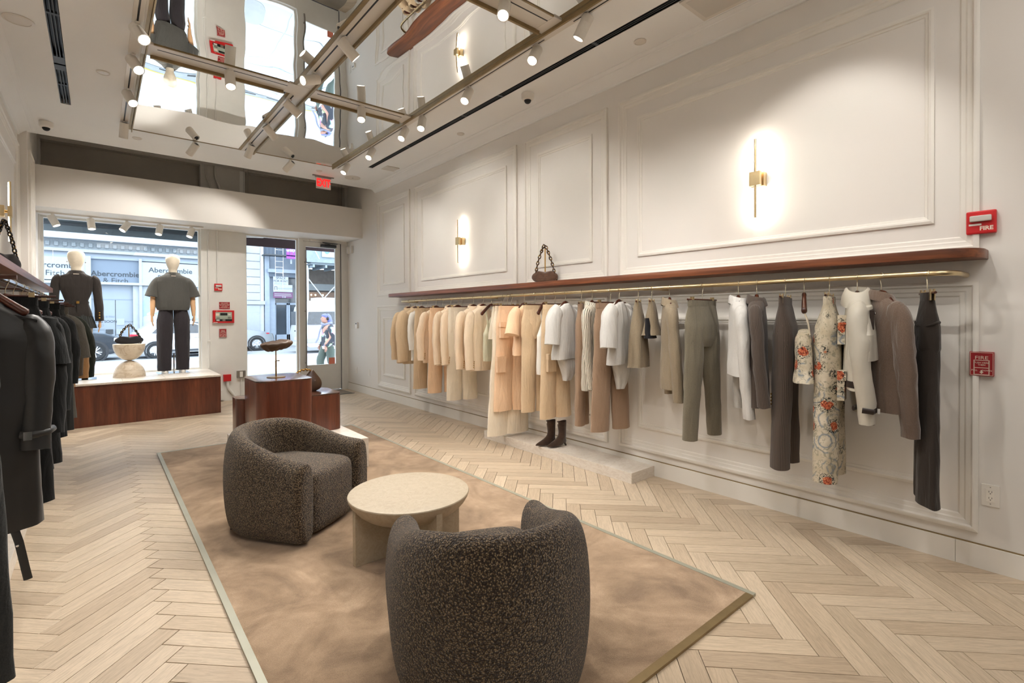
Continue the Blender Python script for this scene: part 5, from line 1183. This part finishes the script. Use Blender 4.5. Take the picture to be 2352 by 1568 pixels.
box('fascia', LB2, -14, 6.3, BY-.05, BY+.25, 4.2, 4.46, t)
def board(x0, x1, z0, z1, m, y=BY-.08): return box('sign_board', m, x0, x1, y, y+.06, z0, z1, t)
board(-6.0, -.42, 3.15, 4.2, LB, BY-.12); board(1.72, 5.5, 3.10, 4.15, LB, BY-.12); board(-.22, 1.6, 3.05, 4.2, LB3, BY+.05)
box('mullion', LB, -.42, -.22, BY-.15, BY+.2, -.2, 4.3, t); box('mullion', LB, 1.6, 1.72, BY-.15, BY+.2, -.2, 4.3, t)
box('transom', LB, -6, 5.6, BY-.2, BY+.2, 2.98, 3.10, t)
for (x, z, y) in ((-1.53, 3.80, BY-.125), (2.92, 3.77, BY-.125)):
    text('lettering', 'Abercrombie', INK, .345, facing((x, y, z), '-y'), t, .004, sx=1.0, bold=.004); text('lettering', '& Fitch', INK, .345, facing((x-.1, y, z-.36), '-y'), t, .004)
text('lettering', 'Abercrombie', INK, .345, facing((.70, BY+.045, 3.50), '-y'), t, .004, bold=.006); text('lettering', '& Fitch', INK, .345, facing((.70, BY+.045, 3.18), '-y'), t, .004)
box('door_panel', LB2, -.22, .66, BY+.12, BY+.2, -.2, 2.25, t); box('door_panel', LB2, .69, 1.6, BY+.12, BY+.2, -.2, 2.25, t); box('door_head', LB2, -.22, 1.6, BY+.12, BY+.2, 2.30, 2.98, t)
box('gap_line', DARK, .66, .69, BY+.13, BY+.15, -.2, 2.25, t); box('gap_line', INK2, -.22, 1.6, BY+.11, BY+.13, 2.25, 2.30, t)
text('lettering', 'Abercrombie & Fitch', INK2, .13, facing((.12, BY+.115, 1.44), '-y'), t, .003); text('lettering', 'COMING SOON', INK, .17, facing((.12, BY+.115, 1.20), '-y'), t, .003)
text('lettering', 'SOHO', INK2, .16, facing((.02, BY+.115, 1.02), '-y'), t, .003); text('lettering', 'SPRING 2025', INK2, .10, facing((-.02, BY+.115, .80), '-y'), t, .003)
text('lettering', "WE'RE HIRING", INK2, .09, facing((1.25, BY+.115, 1.18), '-y'), t, .003)
box('notice', LB, .72, 1.02, BY+.10, BY+.12, 1.02, 1.34, t); box('wall_plate', DARK, .30, .58, BY+.08, BY+.12, .60, .82, t); box('wall_plate', LB, .70, .95, BY+.08, BY+.12, .58, .82, t)
# posters
def poster(x, shirt, trous, lab, s_=1):
    q = thing('poster', lab, 'poster', (x, BY-.1, .3)); box('sheet', plain('poster_paper', '9AA2AA', .6), x-.62, x+.62, BY-.02, BY+.0, -.1, 2.96, q)
    y0 = BY-.022
    P_ = lambda pts, m, nm, dy=0: MB().prism([(x+a*s_, b_) for a, b_ in pts], y0-.003-dy, y0-dy, lambda a, b_, c_: Vector((a, c_, b_))).build(nm, m, q, world=True)
    sk = plain('poster_skin', 'C9A9A0', .6); hr = plain('poster_hair', '3A2E30', .6)
    P_([(-.20, .1), (.02, .1), (.05, .9), (.10, .1), (.34, .1), (.36, 1.35), (.30, 1.62), (-.22, 1.62), (-.24, 1.2)], trous, 'trousers')
    P_([(-.30, 1.35), (-.26, 2.10), (-.10, 2.42), (.08, 2.50), (.30, 2.42), (.46, 2.2), (.50, 1.72), (.34, 1.56), (-.18, 1.45)], shirt, 'shirt', .003)
    P_([(.46, 1.95), (.44, 1.74), (.10, 1.52), (-.08, 1.50), (-.06, 1.60), (.16, 1.72)], sk, 'arm', .006)
    P_([(.10+.15*math.cos(k*PI/8), 2.68+.19*math.sin(k*PI/8)) for k in range(16)], sk, 'head', .003)
    P_([(.10+.16*math.cos(k*PI/8), 2.74+.14*math.sin(k*PI/8)) for k in range(9)]+[(-.07, 2.66), (-.04, 2.76), (.2, 2.78)], hr, 'hair', .006)
poster(1.98, plain('poster_denim', '8FA7BF', .6), plain('poster_jean', 'A9BDD0', .6), 'poster of a person in a light denim shirt with a hand in the pocket')
poster(4.35, plain('poster_white', 'D3D9DE', .6), plain('poster_jean_dark', '7D92A8', .6), 'poster of a person in a white buttoned shirt right of the mannequin')
# ---- rusticated pier and dark shopfront
t = thing('stone_pier', 'rusticated pale stone pier beyond the middle window', 'building', (6.75, BY, ZS))
box('core', plain('pier_core', 'A8ADB2', .85), 6.32, 7.32, BY-.02, BY+1, -.8, 9, t)
for k in range(14):
    z = 2.32+k*.44; MB().box(6.30, 7.12, BY-.10, BY, z+.02, z+.42).build('stone', LB, t, world=True, bev=.02)
box('ledge', LB, 6.28, 7.36, BY-.16, BY, 2.10, 2.30, t); MB().box(6.30, 7.10, BY-.08, BY, -.2, 2.05).build('stone', LB, t, world=True, bev=.02)
box('edge_strip', plain('pier_edge', 'B9C0C6', .8), 7.14, 7.30, BY-.06, BY, 2.3, 9, t)
BF = plain('blue_grey_frame', '8592A2', .6, var=.05); BF2 = plain('slate_frame', '4C5968', .6, var=.08); SHOPG = plain('dark_shop_glass', '2C3640', .15, spec=.7, var=.3, vs_=1)
t = thing('vacant_shopfront', 'blue-grey shopfront with for-rent signs across the street', 'building', (9, BY, ZS))
box('wall', BF2, 7.32, 9.38, BY+.5, BY+2, -.8, 9, t); box('pilaster', BF, 7.36, 7.62, BY-.05, BY+.5, -.2, 5.0, t); box('pilaster', BF, 7.62, 7.95, BY+.1, BY+.5, -.2, 3.9, t); box('cornice', BF, 7.5, 9.6, BY-.25, BY+.5, 3.95, 4.15, t); box('cornice', BF2, 7.6, 9.6, BY-.1, BY+.5, 3.70, 3.95, t)
box('panel', plain('slate_panel', '6E7B8A', .6), 7.7, 9.6, BY+.2, BY+.5, 4.15, 4.9, t)
box('shop_glass', SHOPG, 7.95, 9.36, BY+.35, BY+.5, .1, 3.7, t); box('door_frame', BF, 7.95, 9.3, BY+.25, BY+.35, 2.10, 2.22, t)
for x in (7.95, 8.62, 8.72, 9.25): box('mullion', BF, x, x+.09, BY+.25, BY+.36, -.2, 2.2, t)
box('kick_panel', BF, 7.95, 9.3, BY+.25, BY+.35, -.2, .35, t)
SB = plain('sign_white', '98A1AB', .5); PURP = plain('purple_vinyl', '5E3A5E', .5); BRPU = plain('bright_purple', '8338B8', .6, var=.1)
def sgn(x0, x1, z0, z1, m, y): return box('sign_board', m, x0, x1, y, y+.03, z0, z1, t)
yb = BY-.2
sgn(7.78, 8.60, 3.25, 3.72, SB, yb); sgn(7.78, 8.82, 2.84, 3.25, SB, yb-.02); sgn(7.78, 8.85, 2.48, 2.82, PURP, yb)
text('lettering', 'SPACE', INK, .17, facing((8.19, yb-.004, 3.63), '-y'), t, .003, sx=1.1); text('lettering', 'FOR RENT', INK, .17, facing((8.19, yb-.004, 3.46), '-y'), t, .003); text('lettering', '(732)773-6411', INK2, .12, facing((8.19, yb-.004, 3.31), '-y'), t, .003)
text('lettering', 'Architectural', INK2, .15, facing((8.42, yb-.024, 3.04), '-y'), t, .003); MB().box(7.84, 7.86, yb-.03, yb-.02, 2.95, 3.15).box(7.96, 7.98, yb-.03, yb-.02, 2.95, 3.15).box(7.84, 7.98, yb-.03, yb-.02, 3.13, 3.15).build('logo_mark', INK, t, world=True)
box('text_line', SB, 7.84, 8.75, yb-.004, yb, 2.70, 2.73, t); box('text_line', SB, 7.84, 8.78, yb-.004, yb, 2.60, 2.63, t); text('lettering', '518', SB, .14, facing((8.35, yb-.004, 2.53), '-y'), t, .003)
box('banner', BRPU, 8.32, 9.02, BY-.9, BY-.87, 4.72, 5.8, t); text('lettering', 'wisper', SB, .26, facing((8.66, BY-.905, 5.22), '-y') @ rot_z(.12), t, .004, bold=.012); MB().tube([(8.62, BY-.7, 4.72), (8.62, BY-.7, 4.45)], .05, 10).build('banner_lamp', SB, t, world=True)
# fire escape
t = thing('fire_escape', 'thin steel fire escape ladder hanging over the vacant shopfront', 'ladder', (8.1, BY-.6, 4))
m = MB()
for x in (7.80, 8.22): m.tube([(x, BY-.6, 3.7), (x, BY-.6, 6.5)], .012, 5)
for k in range(8): m.tube([(7.80, BY-.6, 3.9+k*.33), (8.22, BY-.6, 3.9+k*.33)], .010, 5)
m.build('ladder', WHITE, t, world=True); MB().box(7.2, 9.1, BY-.9, BY-.1, 4.86, 4.92).build('landing', DARK, t, world=True)
for k in range(9): MB().tube([(7.3+k*.2, BY-.9, 4.9), (7.3+k*.2, BY-.9, 6.0)], .012, 5).build('baluster', BF2, t, world=True)
# sidewalk shed (scaffold)
t = thing('sidewalk_shed', 'white-posted scaffold sidewalk shed behind the van', 'scaffold', (12, BY-1, ZS)); SC = plain('scaffold_white', 'B0B7BB', .6); SB2 = plain('shed_board', '7F8D96', .8, var=.1)
box('parapet_board', SB2, 9.3, 18, 29.9, 30.0, 4.75, 6.6, t); box('beam', SB2, 9.3, 18, 29.6, 30.4, 4.55, 4.75, t); box('deck', plain('shed_deck', '59646B', .9), 9.3, 18, 28.9, 31.2, 4.35, 4.45, t)
for k in range(6): box('joist', SB2, 9.4+k*.7, 9.5+k*.7, 28.9, 31.2, 4.2, 4.35, t)
for x in (9.32, 11.05, 11.38, 13.2): MB().tube([(x, 29.6, -.2), (x, 29.6, 4.35)], .065, 10).build('post', SC, t, world=True, smooth=60)
for z in (3.9, 3.3, 2.75, 2.1): MB().tube([(11.05, 29.55, z), (14.2, 29.55, z)], .04, 8).build('cross_bar', SC, t, world=True, smooth=60)
MB().tube([(9.35, 29.6, 3.6), (10.6, 29.6, 2.0)], .03, 8).build('brace', SC, t, world=True); MB().tube([(10.9, 29.6, 3.2), (10.0, 29.6, 2.2)], .03, 8).build('brace', SC, t, world=True); MB().tube([(9.3, 29.6, 6.1), (10.0, 29.6, 4.75)], .03, 8).build('brace', SC, t, world=True)
box('banner', SB, 10.22, 13.2, 29.82, 29.86, 4.92, 5.75, t); text('lettering', 'THOU', plain('pale_blue_print', '9DB3C9', .6), .42, facing((11.25, 29.81, 5.36), '-y'), t, .004)
MB().prism([(10.52+.17*math.cos(k*PI/10), 5.36+.24*math.sin(k*PI/10)) for k in range(20)], 29.80, 29.82, lambda a, b_, c_: Vector((a, c_, b_))).build('logo_disc', plain('logo_blue', '5F87B5', .6), t, world=True)
MB().prism([(10.42, 5.52), (10.62, 5.52), (10.52, 5.18)], 29.79, 29.80, lambda a, b_, c_: Vector((a, c_, b_))).build('logo_heart', SB, t, world=True)
t = thing('cafe_front', 'dim shop interior with hanging bulbs under the scaffold', 'building', (12, BY+.3, 0))
box('wall', plain('dim_wall', '55504C', .9, var=.2), 9.4, 16, BY+.3, BY+.5, -.2, 4.3, t); box('fascia', plain('fascia_grey', '6F7679', .8), 9.4, 16, BY+.1, BY+.3, 3.0, 3.4, t); box('window_band', plain('brown_interior', '6B584C', .8, var=.2, vs_=1), 9.5, 15, BY+.22, BY+.3, .6, 2.9, t)
for x in (10.0, 10.25, 10.7, 12.05): MB().sphere((x, BY+.1, 2.72), .05, 10, 8).build('bulb', emit('bulb_glow', 'FFE2B0', 6), t, world=True)
text('lettering', 'Vilebrequin', SB, .34, facing((12.35, BY+.05, 2.05), '-y'), t, .004, bold=.008)
# ---------------------------------------------------------------- vehicles
TYRE = plain('tyre_rubber', '202326', .85); RIM = plain('alloy_rim', 'C3C8CC', .35, .6); CARG = plain('car_glass', '252B33', .08, spec=.8, var=.3)
TAIL = plain('tail_lamp', 'B0142E', .3)
def wheel(t, x, y, z, r):
    M_ = Matrix.Translation((x, y, z)) @ Matrix.Rotation(PI/2, 4, 'X')
    w_ = MB().lathe([(r*.62, -.10), (r*.93, -.11), (r, -.08), (r, .08), (r*.93, .11), (r*.62, .10)], 28, M_, caps=False).build('wheel', TYRE, t, smooth=35)
    m = MB().lathe([(0, .07), (r*.60, .085), (r*.63, .105), (r*.66, .10)], 28, M_, caps=False)
    m.build('hub', DARK, w_, smooth=35); sp = MB()
    for k in range(10):
        a = 2*PI*k/10+(.12 if k % 2 else -.12)+.0; d = Vector((math.cos(a), 0, math.sin(a))); sp.tube([Vector((x, y-.095, z))+d*r*.08, Vector((x, y-.105, z))+d*r*.62], r*.05, 6)
    sp.build('rim', RIM, w_)
def car(lab, X, Y, prof, glass_, body, W=1.8, wheels=(), r=.33, extra=()):
    """prof: side outline (x,z) of the body shell; glass_: list of side window outlines"""
    t = thing('car', lab, 'car', (X, Y, ZR)); rings = []
    for y, s_, dz in ((0, .94, 0), (.10, .985, 0), (.22, 1, 0), (W-.22, 1, 0), (W-.10, .985, 0), (W, .94, 0)):
        cx = sum(p[0] for p in prof)/len(prof)
        ring = []
        for (x, z) in prof:
            inset = max(0, z-.95)*.22 if y < W/2 else -max(0, z-.95)*.22
            ring.append(Vector((cx+(x-cx)*s_, y+inset*(1 if y < W/2 else 1), z*(1 if s_ > .95 else .985)+.0)))
        rings.append(ring)
    sh = MB().loft(rings).build('body_shell', body, t, smooth=32)
    for gl in glass_:
        m = MB(); n = len(gl); f = lambda x, z, o: Vector((x, .0+max(0, z-.95)*.22-.006-o*.004, z)); m.prism(gl, -1, 1, f); m.build('side_window', CARG, t)
    for wx_ in wheels:
        for yy_ in (.10, W-.10): wheel(t, wx_, yy_, r, r)
        MB().lathe([(r*1.0, 0), (r*1.22, 0)], 28, Matrix.Translation((wx_, -.004, r)) @ Matrix.Rotation(PI/2, 4, 'X'), caps=False).build('wheel_arch', plain('arch_dark', '2A2D31', .8), t)
    for nm, m, args in extra: MB().box(*args).build(nm, m, t, bev=.02)
    return t
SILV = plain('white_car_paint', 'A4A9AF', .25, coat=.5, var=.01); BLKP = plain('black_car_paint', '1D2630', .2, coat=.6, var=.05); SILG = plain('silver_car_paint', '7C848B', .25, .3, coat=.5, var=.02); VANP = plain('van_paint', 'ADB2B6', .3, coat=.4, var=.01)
# white crossover, tail to the left
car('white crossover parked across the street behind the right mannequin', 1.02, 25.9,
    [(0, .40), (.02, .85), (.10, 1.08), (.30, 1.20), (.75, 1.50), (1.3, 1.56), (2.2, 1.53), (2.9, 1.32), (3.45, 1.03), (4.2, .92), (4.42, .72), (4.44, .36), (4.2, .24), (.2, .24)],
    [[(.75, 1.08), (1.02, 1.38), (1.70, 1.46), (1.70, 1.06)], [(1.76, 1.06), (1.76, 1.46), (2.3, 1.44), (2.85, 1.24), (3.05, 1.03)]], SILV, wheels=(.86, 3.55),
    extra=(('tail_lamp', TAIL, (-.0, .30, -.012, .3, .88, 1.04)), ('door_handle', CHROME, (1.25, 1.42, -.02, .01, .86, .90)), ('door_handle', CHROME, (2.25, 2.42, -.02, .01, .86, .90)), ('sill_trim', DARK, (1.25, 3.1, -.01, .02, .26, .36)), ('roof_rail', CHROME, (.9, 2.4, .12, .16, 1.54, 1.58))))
# black SUV, nose to the right
car('black SUV parked across the street beside the stone bowls', -3.95, 26.0,
    [(0, .40), (.03, 1.0), (.2, 1.62), (1.2, 1.70), (2.4, 1.66), (3.2, 1.20), (4.2, 1.08), (4.62, .92), (4.72, .62), (4.68, .34), (4.4, .26), (.2, .26)],
    [[(.4, 1.16), (.5, 1.56), (1.4, 1.58), (1.4, 1.14)], [(1.46, 1.14), (1.46, 1.58), (2.3, 1.56), (2.98, 1.14)]], BLKP, W=1.85, wheels=(.9, 3.85), r=.37,
    extra=(('chrome_strip', CHROME, (1.2, 3.2, -.012, .01, .36, .40)), ('mirror', BLKP, (2.85, 3.05, -.16, .0, 1.08, 1.24)), ('headlamp', CHROME, (4.45, 4.66, .0, .35, .78, .92))))
# silver SUV at the middle window, nose to the right
car('silver SUV whose front end shows in the middle window', 2.69, 28.1,
    [(0, .40), (.03, 1.0), (.2, 1.60), (1.2, 1.68), (2.4, 1.62), (3.2, 1.12), (4.0, 1.0), (4.42, .86), (4.5, .60), (4.46, .34), (4.2, .26), (.2, .26)],
    [[(.4, 1.12), (.5, 1.5), (1.4, 1.52), (1.4, 1.10)], [(1.46, 1.10), (1.46, 1.52), (2.3, 1.50), (2.98, 1.08)]], SILG, W=1.8, wheels=(.85, 3.60), r=.36,
    extra=(('headlamp', TAIL, (4.05, 4.2, -.012, .2, .86, .92)),))

# white passenger van, tail to the left
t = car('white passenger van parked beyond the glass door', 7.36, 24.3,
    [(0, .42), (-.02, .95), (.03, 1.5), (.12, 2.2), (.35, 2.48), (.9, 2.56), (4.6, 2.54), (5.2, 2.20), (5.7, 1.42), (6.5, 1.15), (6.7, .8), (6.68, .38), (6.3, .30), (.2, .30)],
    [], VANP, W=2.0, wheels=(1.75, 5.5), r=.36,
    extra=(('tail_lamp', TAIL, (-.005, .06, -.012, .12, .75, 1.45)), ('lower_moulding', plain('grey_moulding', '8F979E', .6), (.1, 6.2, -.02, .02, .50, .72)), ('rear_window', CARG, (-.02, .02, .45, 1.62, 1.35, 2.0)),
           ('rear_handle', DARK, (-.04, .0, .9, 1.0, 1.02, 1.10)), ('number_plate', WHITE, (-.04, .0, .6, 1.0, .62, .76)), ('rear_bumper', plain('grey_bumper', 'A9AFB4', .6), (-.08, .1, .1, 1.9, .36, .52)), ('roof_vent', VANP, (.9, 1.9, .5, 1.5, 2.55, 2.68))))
MB().prism([(.32, 1.38), (.40, 1.98), (1.9, 2.0), (4.4, 2.0), (4.4, 1.38)], -.035, .30, lambda x, z, o: Vector((x, o+max(0, z-.95)*.22-.01, z))).build('side_window', CARG, t)
# ---------------------------------------------------------------- pedestrian
def skin_body(t, name, verts, edges, radii, m, sub=2):
    me = bpy.data.meshes.new(name); me.from_pydata(verts, edges, []); o = bpy.data.objects.new(name, me); COL.objects.link(o); o.parent = t
    md = o.modifiers.new('skin', 'SKIN'); md.use_smooth_shade = True
    for i, r in enumerate(radii): me.skin_vertices[0].data[i].radius = (r, r) if not isinstance(r, tuple) else r
    me.skin_vertices[0].data[0].use_root = True
    s_ = o.modifiers.new('sub', 'SUBSURF'); s_.levels = sub; s_.render_levels = sub
    me.materials.append(m); return o
PX, PY = 4.42, 12.5
t = thing('person', 'person with lilac hair, headphones and patterned dark jacket walking past the glass door', 'person', (PX, PY, ZS), math.radians(90))
# local +y is the walking direction (screen left); figure 1.64 m tall
PS = plain('person_skin', 'A97F70', .6); OL = fab('4E5954'); JK = None
V = [(0, 0, .92), (0, .0, 1.08), (0, .01, 1.24), (0, .01, 1.36), (0, .04, 1.44), (0, .055, 1.50),
     (.09, 0, .86), (.10, .16, .50), (.10, .12, .10), (.10, .26, .05), (-.09, 0, .86), (-.10, -.04, .48), (-.10, -.20, .13), (-.10, -.10, .05),
     (.17, .0, 1.32), (.23, -.05, 1.08), (.21, .10, .86), (-.17, .0, 1.32), (-.23, .0, 1.08), (-.22, .16, .90)]
E_ = [(0, 1), (1, 2), (2, 3), (3, 4), (4, 5), (0, 6), (6, 7), (7, 8), (8, 9), (0, 10), (10, 11), (11, 12), (12, 13), (3, 14), (14, 15), (15, 16), (3, 17), (17, 18), (18, 19)]
R_ = [.14, .13, .14, .11, .055, .05, .10, .075, .05, .045, .10, .075, .05, .045, .07, .05, .032, .07, .05, .032]
skin_body(t, 'body', V, E_, R_, PS)
MB().loft([[Vector((w*math.cos(2*PI*j/24), d*math.sin(2*PI*j/24)+cy, z)) for j in range(24)] for w, d, cy, z in ((.05, .05, .05, 1.43), (.058, .075, .075, 1.455), (.072, .088, .072, 1.50), (.077, .098, .065, 1.56), (.070, .090, .058, 1.61), (.04, .055, .05, 1.64), (.004, .004, .05, 1.648))]).build('head', PS, t, smooth=60, sub=1)
MB().loft([[Vector((-.012, .160, 1.575)), Vector((.012, .160, 1.575)), Vector((0, .155, 1.58))], [Vector((-.016, .155, 1.525)), Vector((.016, .155, 1.525)), Vector((0, .186, 1.53))]]).build('nose', PS, t); MB().box(-.022, .022, .150, .160, 1.492, 1.499).build('mouth', plain('lips', 'A8746E', .5), t)
for s_ in (-1, 1): MB().sphere((s_*.030, .148, 1.556), (.011, .007, .007), 8, 6).build('eye', DARK, t, smooth=60); MB().sphere((s_*.078, .055, 1.545), (.010, .020, .030), 10, 8).build('ear', PS, t, smooth=60)
LIL = plain('lilac_hair', '646BA8', .7, var=.2, vs_=40)
MB().loft([[Vector((w*math.cos(2*PI*j/28), d*math.sin(2*PI*j/28)+cy, z)) for j in range(28)] for w, d, cy, z in ((.07, .05, -.045, 1.40), (.09, .075, -.035, 1.46), (.092, .085, -.015, 1.53), (.092, .112, .03, 1.585), (.088, .112, .045, 1.63), (.06, .08, .045, 1.668), (.005, .005, .04, 1.675))]).crumple(.008, 18, 2).build('hair', LIL, t, smooth=60, sub=1)
MB().tube([(.088*math.cos(a), .035, 1.565+.118*math.sin(a)) for a in [PI*k/12 for k in range(13)]], .009, 8).sphere((.092, .035, 1.55), (.02, .036, .042), 12, 8).sphere((-.092, .035, 1.55), (.02, .036, .042), 12, 8).build('headphones', BLACK, t, smooth=60)
mjk, ntj, bj = nodes('patterned_jacket'); vj = coord(ntj); vo_ = N(ntj, 'ShaderNodeTexVoronoi'); vo_.inputs['Scale'].default_value = 16; ntj.links.new(vj, vo_.inputs['Vector'])
mk = ramp(ntj, noi(ntj, vj, 5, 2), [(.52, (0, 0, 0)), (.58, (1, 1, 1))]); ntj.links.new(mixc(ntj, mk, '363A44', mixc(ntj, .5, vo_.outputs['Color'], 'A8A08C')), bj.inputs['Base Color']); bj.inputs['Roughness'].default_value = .85
bodymb([(1.44, .07, .07, 0, .02), (1.40, .14, .10, 0, .0), (1.33, .20, .13, 0, -.01), (1.1, .215, .16, 0, -.02), (.84, .21, .165, 0, -.02)], fold=.05, seed=71, d=1) if False else None
bodymb([(1.44, .07, .07, 0, .02), (1.40, .14, .10, 0, .0), (1.33, .19, .13, 0, -.01), (1.1, .205, .16, 0, -.02), (.86, .20, .165, 0, -.02)], fold=.04, seed=71).build('jacket', mjk, t, smooth=60)
bodymb([(.87, .195, .16, 0, -.02), (.80, .185, .15, 0, -.02)], fold=.03, seed=72, m=4).build('jacket_hem', OFFW, t, smooth=60)
for s_ in (-1, 1): MB().tube(smoothpath([(s_*.16, 0, 1.36), (s_*.23, -.01, 1.24), (s_*.25, -.05, 1.08), (s_*.235, .04, .95), (s_*.22, .12, .88)], 3), [.06, .075, .078, .078, .076, .075, .073, .07, .067, .063, .058, .052, .048], 14).crumple(.008, 12, s_).build('jacket_sleeve', mjk, t, smooth=60); hm = MB(); hand(hm, (s_*.215, .135, .875), s_); hm.build('hand', PS, t, smooth=60)
for s_, kn, an in ((1, (.10, .16, .50), (.10, .12, .11)), (-1, (-.10, -.04, .48), (-.10, -.20, .15))):
    MB().tube(smoothpath([(s_*.09, 0, .90), (s_*.10, (kn[1])*.55, .70), kn, tuple((a+b_)/2 for a, b_ in zip(kn, an)), an], 3), [.12, .118, .112, .105, .10, .096, .092, .088, .084, .08, .078, .074, .07], 14).crumple(.006, 12, s_).build('trouser_leg', OL, t, smooth=60)
    MB().loft([[Vector((an[0]+w*math.sin(2*PI*j/16), an[1]+.05+l*math.cos(2*PI*j/16), z)) for j in range(16)] for z, w, l in ((.0, .045, .135), (.04, .047, .13), (.08, .038, .08), (.11, .035, .06))]).build('shoe', WHITE, t, smooth=60)
SCF = fab('7A7F96')
MB().tube([(.10*math.cos(2*PI*j/20), .03+.105*math.sin(2*PI*j/20), 1.42+.02*math.sin(4*PI*j/20)) for j in range(20)], .034, 10, closed=True).build('scarf', SCF, t, smooth=60); MB().tube(smoothpath([(.09, .10, 1.40), (.12, .16, 1.25), (.12, .20, 1.08), (.12, .27, .95)], 4), .04, 8, True, .35).build('scarf', SCF, t, smooth=60)
